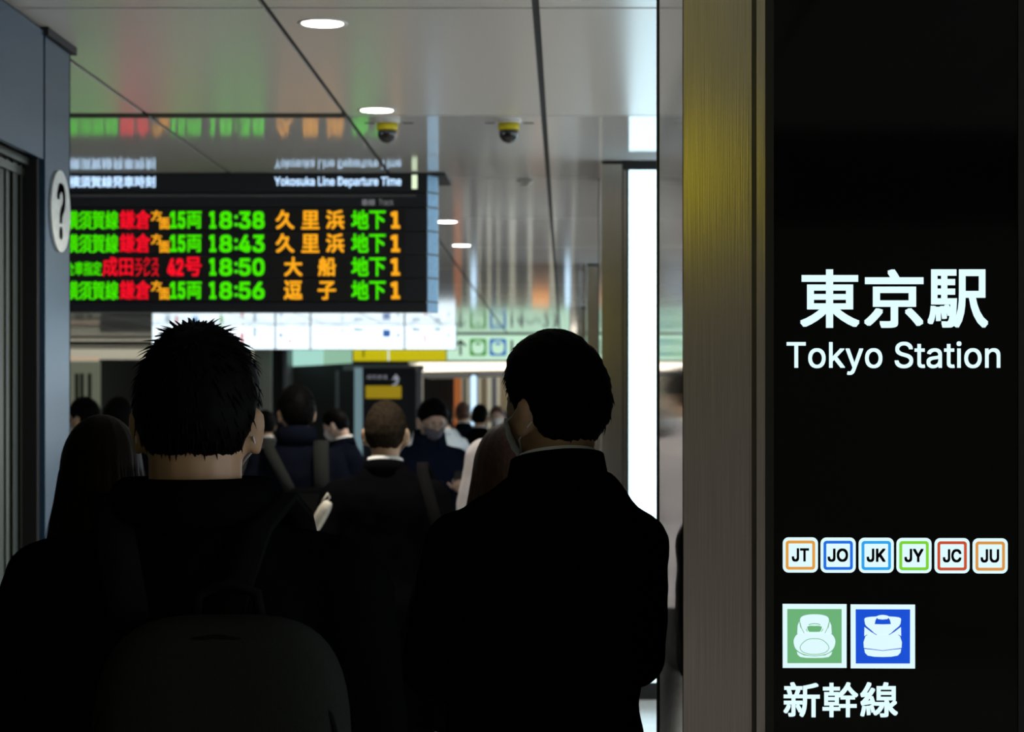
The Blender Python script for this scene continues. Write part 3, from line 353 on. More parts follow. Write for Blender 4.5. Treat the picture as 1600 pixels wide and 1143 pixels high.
def struct(name, g, m, parent=None, label=None):
    o = g.build(name, m, parent)
    if parent is None: o['kind'] = 'structure'
    return o

# ------------------------------------------------------------------ floor
struct('floor', G().box(-22, 9, -12, 60, -0.1, 0.0), M_floor)

# ------------------------------------------------------------------ ceiling: dark carrier with panels hung below it
ceiling = struct('ceiling', G().box(-22, 9, -12, 47, CEIL + 0.012, CEIL + 0.10), M_joint)
JX0, PW, JY0, PL = -0.104, 0.9335, 7.535, 2.735
meshes = {}
for i in range(-8, 6):                                # column i lies right of joint i
    x0, x1 = JX0 + (i - 1) * PW, JX0 + i * PW
    for j in range(-3, 14):
        y0, y1 = JY0 + (j - 1) * PL, JY0 + j * PL
        sub = 0.02                                    # transverse gap
        gy = 0.012
        key = (j >= 2, i == 0 or i == 1, j == 1 and i <= -1, j == 2 and i <= -1)
        if key not in meshes:
            # long joints: the one at JX0 is a wider slot
            gl = 0.013 if i == 1 else 0.011
            gr = 0.013 if i == 0 else 0.011
            if i == 0: gl = 0.011
            if i == 1: gr = 0.011
            a = 0.085 if key[3] else gy
            b = 0.085 if key[2] else gy
            if i in (0, 1): key = key + (i,)
            meshes[key] = G().box(-PW / 2 + gl, PW / 2 - gr, -PL / 2 + a, PL / 2 - b, 0, 0.012).fix('panel')
        kk = key if key in meshes else key + (i,)
        if kk not in meshes:
            gl, gr = (0.013, 0.011) if i == 1 else (0.011, 0.013)
            meshes[kk] = G().box(-PW / 2 + gl, PW / 2 - gr, -PL / 2 + gy, PL / 2 - gy, 0, 0.012).fix('panel')
        o = link('ceiling_panel', meshes[kk], None, ceiling)
        if not meshes[kk].materials: meshes[kk].materials.append(M_ceil_b if j >= 2 else M_ceil_a)
        o.location = ((x0 + x1) / 2, (y0 + y1) / 2, CEIL)
far = G().box(-22, JX0 - 9 * PW, 8, 47, CEIL, CEIL + 0.012).build('ceiling_panel_field', M_ceil_b, ceiling)

for i in range(-8, 0):                                # wide dark slot across the left columns
    x0 = JX0 + (i - 1) * PW
    G().box(x0 + 0.012, x0 + PW - 0.012, JY0 + PL - 0.083, JY0 + PL + 0.083, CEIL + 0.0005, CEIL + 0.011).build('air_slot', M_joint, ceiling)
# downlights
M_down = glow('downlight_diffuser', (1.0, 0.97, 0.88), 14, sample=True)
M_white = mat('white_enamel', (0.7, 0.7, 0.68), 0.4)
lamps = [(-0.875, 7.83, 'nearest to the top edge of the picture'), (-0.875, 10.08, 'just before the two yellow security cameras'), (-0.875, 15.97, 'first beyond the departure board'),
         (-0.875, 18.24, 'second beyond the departure board'), (-0.875, -4.4, 'first added unseen behind the viewer'), (-0.875, -6.7, 'second added unseen behind the viewer')]  # the pair behind the viewer is added to brighten the back
ordn = ['first', 'second', 'third', 'fourth', 'fifth', 'sixth', 'seventh', 'eighth', 'ninth', 'tenth', 'eleventh']
for q_, y in enumerate((-4.4, 7.83, 10.08, 15.97, 18.24, 24.1, 26.4, 32.2, 34.5, 40.4)):  # unseen row, added to bounce more light onto the ceiling
    lamps.append((2.86, y, ordn[q_] + ' of the unseen lamps added in the aisle behind the pillars'))
for q_, y in enumerate((10.08, 15.97, 18.24, 24.1, 26.4)):  # unseen left row, also added for floor bounce
    lamps.append((-4.61, y, ordn[q_] + ' of the unseen lamps added in the aisle left of the departure board'))
for lx_, y, nm in lamps:
    t = empty('downlight', (lx_, y, CEIL))
    tag(t, 'round recessed white ceiling downlight, ' + nm, 'downlight', 'row of downlights in the ceiling')
    G().lathe([(0.074, -0.001), (0.080, -0.004), (0.088, -0.004), (0.090, 0.0), (0.088, 0.001), (0.074, 0.001)]).build('trim_ring', M_white, t, True)
    G().disc((0, 0, -0.003), 0.0735, 32, flip=True).build('diffuser', M_down, t)
    ld = bpy.data.lights.new('downlight_lamp', 'SPOT'); ld.energy = DOWNLIGHT_POWER * (0.3 if lx_ < -4 else 0.5 if y < 0 else 1.0); ld.spot_size = math.radians(125); ld.spot_blend = 0.6
    ld.shadow_soft_size = 0.07; ld.color = (1.0, 0.93, 0.82)
    lo = bpy.data.objects.new('downlight_lamp', ld); C.objects.link(lo); lo.parent = t; lo.location = (0, 0, -0.02)

# dome security cameras
M_yel = mat('yellow_band', sr(205, 190, 10), 0.5, emit=sr(205, 190, 10), strength=0.0)
M_dome = mat('dark_dome', (0.01, 0.01, 0.012), 0.08, 0, 0.6)
for px, lab in ((605, 'black dome security camera with yellow band beside the second downlight'), (795, 'black dome security camera with yellow band left of the straight ceiling slot')):
    y = 10.42
    t = empty('security_camera', (wx(px, y), y, CEIL)); tag(t, lab, 'camera', 'dome cameras on the ceiling')
    G().lathe([(0.060, 0.0), (0.060, -0.012), (0.055, -0.018), (0.05, 0.0)]).build('base', M_white, t, True)
    G().lathe([(0.051, -0.016), (0.051, -0.048), (0.048, -0.052), (0.046, -0.016)]).build('yellow_band', M_yel, t, True)
    G().lathe([(0.047, -0.050), (0.046, -0.064)] + [(0.046 * math.cos(a), -0.066 - 0.046 * math.sin(a)) for a in [k * PI / 2 / 8 for k in range(8)]] + [(0.001, -0.112)]).build('dome', M_dome, t, True)
    for s in (-1, 1):
        G().box(s * 0.068 if s > 0 else -0.118, 0.118 if s > 0 else -0.068, 0.10, 0.125, -0.003, 0.0).build('mounting_bar', M_trim, t)
t = empty('smoke_detector', (wx(820, 13.1), 13.1, CEIL)); tag(t, 'small white round smoke detector on the ceiling beyond the cameras', 'detector')
G().lathe([(0.048, 0.0), (0.048, -0.014), (0.04, -0.022), (0.0, -0.024)]).build('body', M_white, t, True)
G().lathe([(0.026, -0.022), (0.024, -0.036), (0.015, -0.042), (0.0, -0.043)]).build('sensor_cap', M_white, t, True)

# ------------------------------------------------------------------ left wall with its door
WX = -1.89
wl = struct('wall_left', G().box(WX - 0.35, WX - 0.02, 7.88, 8.285, 0, CEIL), M_joint)
G().box(WX - 0.02, WX, 7.90, 8.30, 0, CEIL - 0.035).build('wall_panel', M_wall, wl)
G().box(WX - 0.37, WX, 8.285, 8.30, 0, CEIL - 0.035).build('end_panel', M_wall, wl)
G().box(WX - 0.02, WX, -6, 7.872, 2.515, CEIL - 0.02).build('wall_panel', M_wall, wl)
G().box(WX - 0.37, WX - 0.02, -6, 7.88, 2.53, CEIL).build('lintel_core', M_joint, wl)
G().box(WX - 0.02, WX + 0.012, 7.9, 8.36, CEIL - 0.03, CEIL + 0.005).build('top_cap', M_joint, wl)
M_glass = mat('door_glass', (0.02, 0.026, 0.012), 0.30, 0, 0.15)
M_alu = mat('door_aluminium', (0.045, 0.05, 0.035), 0.35, 0.9, scale=60, stretch=(4, 4, 0.1))
dr = struct('door_1', G().box(WX - 0.10, WX - 0.075, -6, 7.86, 0, 2.53), M_glass)
for y0, y1, dx, m in ((7.86, 7.88, 0.02, M_joint), (7.79, 7.815, 0.062, M_alu), (7.70, 7.765, 0.066, M_alu), (7.62, 7.66, 0.070, M_alu), (7.38, 7.44, 0.070, M_alu), (5.6, 5.7, 0.07, M_alu)):
    G().box(WX - 0.12, WX - dx, y0, y1, 0, 2.53).build('door_frame', m, dr)
for z0, dx in ((2.49, 0.045), (2.45, 0.06)):
    G().box(WX - 0.12, WX - dx, -6, 7.86, z0, z0 + 0.03).build('door_rail', M_alu, dr)

# question mark disc on the wall
M_disc = mat('sign_disc_grey', (0.62, 0.65, 0.62), 0.4)
yc, zc, rr = 8.115, 1.6 + (644 - 330) * 8.115 / FPX, 0.152
q = empty('information_sign', (WX, yc, zc)); tag(q, 'round pale grey question mark sign on the left wall end', 'sign')
g = G(); n = 48
g.loft([[(x, rr * math.cos(2 * PI * k / n), rr * math.sin(2 * PI * k / n)) for k in range(n)] for x in (0.0, 0.008)]).build('disc', M_disc, q)
tg = text_geo('?', -0.066, 0.066, -0.105, 0.105, 0, 0.03)
tg.v = [(0.0095, p[0], p[2]) for p in tg.v]
tg.build('question_mark', M_black, q, fix=False)

# ------------------------------------------------------------------ pillars with framed signs
PX0 = 0.199
def pillar(y, label, sign_m, header=False, group='row of steel pillars'):
    t = empty('sign_pillar', (PX0, y, 0)); tag(t, label, 'pillar', group)
    W, D = 0.72, 1.02
    top = CEIL
    def bx(nm, x0, x1, y0, y1, z0, z1, m, bev=0): return G().box(x0, x1, y0, y1, z0, z1, bev).build(nm, m, t)
    bx('core', 0.004, W - 0.004, 0.03, D - 0.004, 0, top, M_black)
    bx('side_panel', 0.0, 0.004, 0.004, D - 0.012, 0, top, M_mirror)
    bx('side_panel', W - 0.004, W, 0.004, D - 0.012, 0, top, M_mirror)
    bx('back_edge', -0.003, 0.012, D - 0.012, D + 0.004, 0, top, M_black)
    for s in (0, 1):
        def sx(a, b): return (a, b) if not s else (W - b, W - a)
        a, b = sx(0.0, 0.112); bx('steel_strip', a, b, 0.0, 0.03, 0, top - (0.02 if header else 0), M_steel, 0.0015)
        a, b = sx(0.112, 0.115); bx('strip_edge', a, b, -0.002, 0.03, 0, top - 0.02, M_steel)
        a, b = sx(0.115, 0.124); bx('groove', a, b, 0.014, 0.03, 0, top - 0.02, M_trim)
        a, b = sx(0.124, 0.1385); bx('inner_strip', a, b, 0.004, 0.03, 0, top - 0.02, M_steel)
        a, b = sx(0.1385, 0.153); bx('sign_frame', a, b, 0.002, 0.03, 0.05, top - 0.02, M_black)
    zt = top - 0.053 if header else top - 0.02
    if header: bx('sign_frame', 0.112, W - 0.112, 0.0, 0.03, zt, top, M_black)
    p = bx('sign_panel', 0.153, W - 0.153, 0.006, 0.03, 0.10, zt, sign_m)
    return t, p
M_ad = glow('lightbox_white', (0.62, 0.88, 1.0), 2.6, sample=True)
pil1, panel1 = pillar(3.68, 'near steel pillar with black backlit station name sign', M_acryl)
pillar(12.10, 'steel pillar with tall white lightbox behind the near pillar', M_ad, True)
pillar(20.52, 'third steel pillar, mostly behind the white lightbox pillar', M_ad, True)
pillar(28.94, 'fourth steel pillar, second farthest in the row', M_ad, True)
pillar(37.36, 'fifth steel pillar, farthest in the row', M_ad, True)

# printed / backlit matter on the near sign: depth of its face
D1 = 3.68 + 0.006
def un(o):                                            # keep world placement under the moved pillar
    pass
class Local:                                          # parent helper: geometry is in world space, parent is the panel (offset by its root)
    pass
def sub(o, parent, root):
    o.parent = parent
    o.location = -Vector(root.location)
    return o
M_tx = glow('backlit_white', sr(222, 250, 255), 1.0)
M_ink = mat('print_black', (0.004, 0.006, 0.008), 0.5)
def s1(o): return sub(o, panel1, pil1)
for ch, x0, x1 in (('東', 1250, 1343), ('京', 1350, 1443), ('駅', 1449, 1544)):
    s1(text_px('station_name_character', ch, (x0, 420.5, x1, 512), D1, M_tx, None, 0.021, 0.0006))
s1(text_px('station_name_text', 'Tokyo Station', (1229, 533, 1563, 585.5), D1, M_tx, None, 0.012, 0.0006))
for ch, x0, x1 in (('新', 1224, 1281), ('幹', 1285, 1341), ('線', 1344, 1403)):
    s1(text_px('line_name_character', ch, (x0, 1065, x1, 1120), D1, M_tx, None, 0.021, 0.0006))
badges = [('JT', 1223, (232, 158, 62)), ('JO', 1282, (20, 110, 230)), ('JK', 1341.5, (40, 165, 240)), ('JY', 1400.5, (125, 215, 45)), ('JC', 1460, (205, 75, 40)), ('JU', 1519.5, (225, 150, 65))]
for tx, x, col in badges:
    y = 839 + (x - 1223) * 0.005
    b = s1(poly_px('line_badge', rrect(x, y, x + 55, y + 55, 9), D1, M_tx, None, 0.0006))
    ring = poly_px('badge_ring', rrect(x + 4.5, y + 5, x + 50.5, y + 50.5, 5), D1, glow('badge_' + tx, sr(*col), 0.95), b, 0.0011, rrect(x + 9, y + 9.5, x + 46, y + 46, 1.5))
    x0, x1 = {'JT': (14, 41), 'JO': (11, 43), 'JK': (12.5, 42), 'JY': (12.5, 42.5), 'JC': (13, 42), 'JU': (12.5, 41.5)}[tx]
    g = text_geo(tx, wx(x + x0, D1), wx(x + x1, D1), wz(y + 38, D1), wz(y + 17, D1), D1 - 0.0012, 0.04)
    if True: g.build('badge_letters', M_ink, b, fix=False)

# train pictograms, drawn in the units of a 5.367x enlargement
def z7(p): return (1200 + p[0] / 5.367, 930 + p[1] / 5.367)
def mir(pts, c): return [(2 * c - x, y) for x, y in pts]
def sym(half, c): return half + [p for p in mir(half, c)[::-1] if abs(p[0] - c) > 1]
M_gp = glow('picto_green', sr(106, 176, 118), 1.0); M_bp = glow('picto_blue', sr(8, 76, 212), 1.0)
pg = s1(poly_px('train_pictogram', [z7(p) for p in ((122, 69), (659, 71), (659, 606), (123, 606))], D1, M_tx, None, 0.0006))
poly_px('pictogram_ground', [z7(p) for p in ((161, 112), (617, 112), (617, 566), (162, 566))], D1, M_gp, pg, 0.0010)
def pic(nm, pts, m, par, off, smooth=True): return poly_px(nm, [z7(p) for p in (smooth_poly(pts) if smooth else pts)], D1, m, par, off)
c = 389
pic('train_cab', sym([(389, 156), (330, 160), (285, 174), (268, 200), (274, 250), (304, 312)], c), M_tx, pg, 0.0014)
for f in (lambda p: p, lambda p: mir(p, c)):
    pic('train_side', f([(261, 216), (248, 250), (244, 318), (300, 322), (296, 312), (270, 262)]), M_tx, pg, 0.0014, False)
pic('train_nose', sym([(389, 296), (300, 302), (246, 322), (218, 362), (216, 404), (238, 452), (300, 492), (389, 502)], c), M_tx, pg, 0.0014)
pic('train_skirt', sym([(389, 508), (300, 500), (240, 468), (248, 494), (270, 514), (320, 521), (389, 522)], c), M_tx, pg, 0.0013, False)
el = smooth_poly(sym([(389, 360), (330, 368), (285, 402), (268, 438), (290, 470), (340, 488), (389, 492)], c)); el.append(el[0])
line_px('nose_outline', [z7(p) for p in el], 1.0, D1, M_gp, pg, 0.0018)
pic('windscreen', sym([(389, 253), (350, 252), (327, 260), (332, 285), (344, 303), (389, 304)], c), M_gp, pg, 0.0018, False)
line_px('windscreen_line', [z7(p) for p in ((340, 244), (360, 237), (389, 234), (418, 237), (438, 244))], 1.2, D1, M_gp, pg, 0.0018)
for f in (lambda p: p, lambda p: mir(p, c)):
    line_px('windscreen_line', [z7(p) for p in f([(320, 276), (322, 290), (332, 302)])], 0.9, D1, M_gp, pg, 0.0018)
    line_px('cab_line', [z7(p) for p in f([(268, 225), (278, 268), (302, 314)])], 0.9, D1, M_gp, pg, 0.0018)
line_px('skirt_line', [z7(p) for p in smooth_poly([(240, 462), (300, 492), (389, 505), (480, 492), (538, 462), (480, 496), (389, 508), (300, 496)])[:24]], 0.9, D1, M_gp, pg, 0.0018)
pb = s1(poly_px('train_pictogram', [z7(p) for p in ((692, 73), (1233, 75), (1233, 611), (693, 609))], D1, M_tx, None, 0.0006))
poly_px('pictogram_ground', [z7(p) for p in ((734, 114), (1191, 115), (1190, 569), (735, 569))], D1, M_bp, pb, 0.0010)
c = 961
pic('train_cab', sym([(961, 161), (925, 166), (905, 174), (850, 178), (812, 188), (809, 215), (820, 250), (860, 285), (910, 326), (961, 328)], c), M_tx, pb, 0.0014)
for f in (lambda p: p, lambda p: mir(p, c)):
    pic('train_side', f([(808, 262), (860, 300), (905, 330), (850, 345), (806, 338)]), M_tx, pb, 0.0013, False)
    line_px('cab_line', [z7(p) for p in f([(812, 258), (860, 298), (910, 328)])], 1.0, D1, M_bp, pb, 0.0018)
    line_px('side_line', [z7(p) for p in f([(800, 350), (812, 338), (830, 328)])], 0.9, D1, M_bp, pb, 0.0018)
pic('train_nose', sym([(961, 322), (850, 324), (815, 342), (800, 390), (803, 438), (870, 446), (961, 458)], c), M_tx, pb, 0.0014, False)
pic('train_skirt', sym([(961, 463), (870, 452), (806, 446), (812, 478), (835, 502), (890, 512), (961, 514)], c), M_tx, pb, 0.0013, False)
pic('windscreen', sym([(961, 200), (922, 196), (912, 186), (900, 206), (893, 238), (961, 240)], c), M_bp, pb, 0.0018, False)

# ------------------------------------------------------------------ departure board
DB = 12.73
M_bd = mat('board_dark', (0.014, 0.016, 0.024), 0.38, var=0.1)
M_row = mat('board_led_field', (0.004, 0.004, 0.005), 0.5)
M_end = mat('board_end_aluminium', (0.30, 0.60, 0.90), 0.35, 0.3)
M_g = glow('led_green', sr(70, 235, 0), 0.95); M_r = glow('led_red', sr(250, 16, 40), 0.95); M_o = glow('led_orange', sr(255, 172, 30), 1.0)
M_hd = glow('header_letters', sr(190, 222, 255), 1.25); M_gy = glow('caption_letters', sr(120, 120, 125), 1.0); M_bar = glow('header_bar', sr(225, 245, 205), 1.1)
db = empty('departure_board', (0, DB, CEIL)); tag(db, 'black hanging departure board with coloured LED train times', 'departure board')
def b_(o): o.location = -Vector(db.location); o.parent = db; return o
XL, XR, DBK = wx(-30, DB), wx(668, DB), DB + 0.16
b_(G().box(XL, XR - 0.01, DB + 0.03, DBK, wz(487, DB), CEIL - 0.003).build('case', M_bd))
hdp = b_(G().box(XL, XR, DB, DB + 0.03, wz(300, DB), CEIL - 0.003, 0.003).build('header_panel', M_bd))
b_(G().box(XL, wx(650, DB), DB - 0.006, DB, wz(307.5, DB), wz(304, DB)).build('header_ledge', mat('ledge_grey', (0.10, 0.10, 0.11), 0.4)))
cap_ = b_(G().box(XL, XR, DB + 0.004, DB + 0.03, wz(323, DB), wz(301, DB), 0.002).build('caption_panel', M_bd))
X2 = wx(684, DB + 0.10)
def prism(z0, z1, e=0.0): return G().loft([[(XR, DB - e, z), (X2 + e, DB + 0.10 - e, z), (X2 + e, DBK, z), (XR, DBK, z)] for z in (z0, z1)])
ed = b_(prism(wz(487, DB), CEIL - 0.003).build('end_plate', M_end))
b_(G().box(XL, wx(696, DB), DB - 0.01, DB + 0.6, CEIL - 0.012, CEIL - 0.001).build('ceiling_plate', M_joint))
def T(par, nm, s, r, m, bold=0.02): 
    return text_px(nm, s, r, DB, m, par, bold, 0.003)
T(hdp, 'header_text', '横須賀線発車時刻', (108, 275, 243, 293), M_hd, 0.025)
T(hdp, 'header_text', 'Yokosuka Line Departure Time', (429, 276, 627, 293.5), M_hd, 0.025)
rect_px('header_bar', (643.5, 273, 652, 295), DB, M_bar, hdp, 0.003)
T(cap_, 'caption_text', '番線', (565, 311, 586, 321), M_gy, 0.01)
T(cap_, 'caption_text', 'Track', (592, 311.5, 615, 320.5), M_gy, 0.0)
line = [('横須賀線', (102, 329, 185, 358.5), 'g'), ('鎌倉', (187, 328, 235.5, 358), 'r'), ('方', (236, 328.5, 253, 345), 'o'), ('面', (249, 340, 265, 358), 'o'), ('15', (265.5, 330, 290, 357), 'g'), ('両', (292, 330, 315, 357), 'g')]
kuri = [('久', (431, 328, 460, 358), 'o'), ('里', (471, 329, 499, 358), 'o'), ('浜', (509.5, 328, 538, 358), 'o')]
def row_items(k):
    t = ['18:38', '18:43', '18:50', '18:56'][k]
    it = [] if k == 2 else list(line)
    if k == 2:
        it += [('全車指定', (102, 335, 159, 357), 'g'), ('成田', (160, 328, 208, 358), 'r'), ('エクス', (211, 328.5, 248, 343), 'r'), ('プレス', (211, 343.5, 248, 358), 'r'), ('42', (261.5, 330, 287, 357.5), 'r'), ('号', (289, 328, 315, 358), 'r')]
    it += [('\u0131', (327, 330, 338, 357), 'g'), (t[1], (343, 330, 363, 357.5), 'g'), (':', (366.5, 336, 371.5, 353.5), 'g'), (t[3], (373, 330, 392, 357.5), 'g'), (t[4], (394.5, 330, 413.5, 357.5), 'g')]
    it += {0: kuri, 1: kuri, 2: [('大', (444, 328, 472.5, 358), 'o'), ('船', (497, 328, 525, 358), 'o')], 3: [('逗', (443.5, 328, 472.5, 358), 'o'), ('子', (496.5, 329, 525, 358), 'o')]}[k]
    it += [('地', (549, 328, 576, 358), 'g'), ('下', (577, 329, 602.5, 358), 'g'), ('\u0131', (610.5, 330, 625, 357), 'o')]
    return it
ROWP = 36.65
for k in range(4):
    y0 = 325 + k * ROWP
    rp = b_(G().box(XL, XR, DB + 0.002, DB + 0.03, wz(y0 + ROWP - 1.2, DB), wz(y0, DB), 0.002).build('row_panel', M_bd))
    rect_px('led_field', (-25, y0 + 2.5, 633, y0 + 34.5), DB, M_row, rp, -0.0005)
    for s_, r, cc in row_items(k):
        if s_ == ':':
            for yy in (r[1], r[3] - 5.5):
                poly_px('led_colon_dot', rrect(r[0], yy + k * ROWP, r[2], yy + 5.5 + k * ROWP, 1.5, 3), DB, M_g, rp, 0.003)
            continue
        T(rp, 'led_characters', s_, (r[0], r[1] + k * ROWP, r[2], r[3] + k * ROWP), {'g': M_g, 'r': M_r, 'o': M_o}[cc], 0.045 if s_ in '0123456789\u0131' else 0.026 if len(s_) < 2 else 0.045 if s_.isdigit() else 0.016)
b_(G().box(XL, XR, DB + 0.002, DB + 0.03, wz(487, DB), wz(473, DB), 0.002).build('bottom_panel', M_bd))
for k in range(6):                                    # bands round the end plate
    z = wz([300, 323, 360.5, 397, 434, 471][k], DB)
    prism(z - 0.004, z + 0.004, 0.002).build('end_band', M_bd, ed)

# ------------------------------------------------------------------ far map display
DM = 34.7
M_scr = glow('map_display_white', (0.78, 0.92, 1.0), 1.6, sample=True)
md = empty('map_display', (0, DM, 0)); tag(md, 'wide bright white route map display hanging beyond the departure board', 'display')
def m_(o): o.location = (0, -DM, 0); o.parent = md; return o
m_(G().box(wx(238, DM), wx(712, DM), DM + 0.01, DM + 0.25, wz(545.5, DM), CEIL - 0.002).build('case', M_bd))
M_mk = {k: glow('map_' + k, sr(*v), 0.8) for k, v in dict(red=(235, 60, 80), blue=(60, 110, 190), cyan=(60, 160, 230), green=(120, 200, 60), grey=(150, 180, 205), pale=(190, 215, 235)).items()}
segs = [(238, 380), (380, 429), (431, 484), (486, 631), (633, 712)]
marks = [[(276, 'red', 509, 520, 4), (305, 'cyan', 509, 519, 10), (346, 'green', 509, 522, 5), (262, 'pale', 510, 522, 8), (378, 'red', 520, 540, 4)], [(398, 'pale', 512, 526, 5)], [(439, 'blue', 521, 526, 5), (453, 'red', 529, 536, 3)],
         [(535, 'grey', 514, 518, 4), (535, 'grey', 524, 527, 3), (604, 'blue', 515, 526, 12), (622, 'grey', 521, 526, 5), (560, 'pale', 513, 517, 14)], [(664, 'red', 521, 536, 2.5), (701, 'grey', 521, 525, 5), (650, 'pale', 512, 517, 12), (684, 'pale', 512, 517, 10)]]
for (a, b), mk in zip(segs, marks):
    sp = m_(rect_px('screen_panel', (a + 0.4, 507.5, b - 0.4, 545), DM, M_scr, None, 0.0, 0.01))
    for x, cc, y0, y1, wd in mk:
        rect_px('map_mark', (x - wd / 2, y0, x + wd / 2, y1), DM, M_mk[cc], sp, 0.002)
    pts = [(a + 3 + (b - a - 6) * k / 8, 512 + 2.5 * math.sin(k * 1.1 + a)) for k in range(9)]
    line_px('map_line', pts, 1.3, DM, M_mk['pale'], sp, 0.002)

# ------------------------------------------------------------------ far guidance signs
DG = 38.7
M_mint = glow('sign_mint', sr(196, 236, 208), 1.0, sample=True); M_mint2 = glow('sign_mint_cool', sr(168, 222, 208), 0.95); M_mint3 = glow('sign_mint_dim', sr(150, 196, 168), 0.9)
M_ysign = glow('sign_yellow', sr(198, 186, 8), 0.95); M_gi = glow('sign_icon_green', sr(70, 150, 50), 0.9); M_bi = glow('sign_icon_blue', sr(30, 110, 190), 0.9)
gs = empty('guidance_sign', (0, DG, 0)); tag(gs, 'green and yellow direction sign with train icons hanging below the map display', 'sign')
def g_(o): o.location = (0, -DG, 0); o.parent = gs; return o
g_(G().box(wx(550, DG), wx(892, DG), DG + 0.01, DG + 0.3, wz(564.5, DG), CEIL - 0.002).build('case', M_bd))
yp = g_(rect_px('yellow_panel', (552, 523, 697, 563.5), DG, M_ysign, None, 0.0, 0.01))
rect_px('divider', (606, 523, 608, 563.5), DG, M_tx, yp, 0.003)
def arrow(cx, y0, y1, wd, d, m, par):
    h = wd * 0.45; t = wd * 0.10; q = wd * 0.26
    poly_px('arrow', [(cx, y0), (cx + wd / 2, y0 + h), (cx + wd / 2, y0 + h + q), (cx + t, y0 + t + q), (cx + t, y1), (cx - t, y1), (cx - t, y0 + t + q), (cx - wd / 2, y0 + h + q), (cx - wd / 2, y0 + h)], d, m, par, 0.003)
arrow(568, 532, 558, 12, DG, M_ink, yp)
gp = g_(rect_px('green_panel', (698.5, 523, 890, 562.5), DG, M_mint, None, 0.0, 0.01))
arrow(719.5, 530, 555, 17, DG, M_ink, gp)
for x, m in ((734, M_gi), (765, M_bi)):
    poly_px('train_icon', rrect(x, 529, x + 26, 555.5, 3), DG, m, gp, 0.003)
    poly_px('train_icon_face', rrect(x + 3.5, 532, x + 22.5, 552.5, 8), DG, M_mint, gp, 0.005)
    rect_px('train_icon_window', (x + 9, 535, x + 17, 538.5), DG, m, gp, 0.007)
text_px('track_numbers', '14～23', (798, 531, 872, 553), DG, M_ink, gp, 0.02, 0.003)
g2 = empty('guidance_sign', (0, 42.5, 0)); tag(g2, 'pale mint sign end left of the yellow sign panel', 'sign')
dl, dr_ = 43.4, 40.2
def slab(nm, xa, xb, da, dbb, y0, m):
    za, zb = wz(y0[1], da), wz(y0[3], dbb)
    P = [(wx(xa, da), da, za), (wx(xb, dbb), dbb, za), (wx(xb, dbb), dbb, za + 0.5), (wx(xa, da), da, za + 0.5)]
    o = G().add(P + [(p[0], p[1] + 0.2, p[2]) for p in P], [(0, 1, 2, 3), (7, 6, 5, 4), (0, 4, 5, 1), (1, 5, 6, 2), (2, 6, 7, 3), (3, 7, 4, 0)]).build(nm, m, g2)
    o.location = (0, -42.5, 0); return o
slab('mint_panel', 449, 504, 43.4, 41.8, (0, 572, 0, 567), M_mint2)
slab('mint_panel', 505.5, 549, 41.75, 40.4, (0, 569, 0, 565), M_mint3)

# ------------------------------------------------------------------ far surroundings
M_dk = mat('far_dark_cladding', (0.012, 0.012, 0.013), 0.4); M_gp2 = mat('far_grey_post', (0.16, 0.16, 0.17), 0.4)
M_pale = mat('far_pale_wall', (0.42, 0.38, 0.33), 0.6); M_beige = mat('far_beige_wall', (0.30, 0.25, 0.17), 0.6)
def wallbox(name, x0, x1, d, z0, z1, th, m, parent=None): return struct(name, G().box(wx(x0, d), wx(x1, d), d, d + th, z0, z1), m, parent)
wallbox('wall_far', -300, 1400, 55, 0, 4.2, 0.3, M_beige)
struct('wall_blocker_left', G().box(-15.3, -15, 8, 55, 0, CEIL + 0.1), M_dk)  # unseen dark wall, added to block world light from the left
wallbox('wall_far_dark', 448, 638, 44.5, 0, CEIL - 0.02, 0.4, M_dk)
wallbox('wall_far_column', 425, 449, 41, 0, CEIL - 0.02, 0.8, M_dk)
wallbox('wall_far_pale', 396, 424, 43, 0, CEIL - 0.02, 0.5, M_pale)
wallbox('wall_far_recess', 155, 300, 46, 0, 2.72, 0.4, mat('far_recess', (0.03, 0.032, 0.03), 0.5))
wallbox('wall_far_shop_recess', 661, 710, 46.5, 0, 2.4, 0.4, mat('shop_dark', (0.02, 0.016, 0.013), 0.5))
tr = wallbox('trim_1', 536, 662, 43.5, wz(578, 43.5), wz(570, 43.5), 0.2, M_gp2)
tr2 = wallbox('trim_2', 442, 449, 40.9, 0, CEIL - 0.03, 0.1, M_gp2)
tr3 = wallbox('trim_3', 524, 529, 44.4, 0, 2.45, 0.08, M_gp2)
# ceiling beams on the far left
for k, (yy, hh) in enumerate(((524, 4), (533, 6), (541, 3))):
    d = 36 + k * 3
    struct('trim_%d' % (k + 4), G().box(-16, wx(246, d), d, d + 0.3, wz(yy + hh, d), wz(yy, d)), M_dk if k == 1 else M_pale)
M_lit = glow('far_cove_light', sr(255, 226, 196), 1.1, sample=True)
def thing_px(name, label, cat, rect, d, th, m, part):
    t = empty(name, (wx((rect[0] + rect[2]) / 2, d), d, wz(rect[3], d))); tag(t, label, cat)
    o = G().box(wx(rect[0], d), wx(rect[2], d), d, d + th, wz(rect[3], d), wz(rect[1], d), min(0.03, th * 0.3)).build(part, m, t); o.location = -t.location
    return t
cv = thing_px('cove_light', 'dim warm ceiling light line at the far left beside the wall end', 'light', (60, 556.5, 155, 562), 42, 0.15, glow('cove_dim', sr(190, 165, 140), 0.9), 'diffuser')
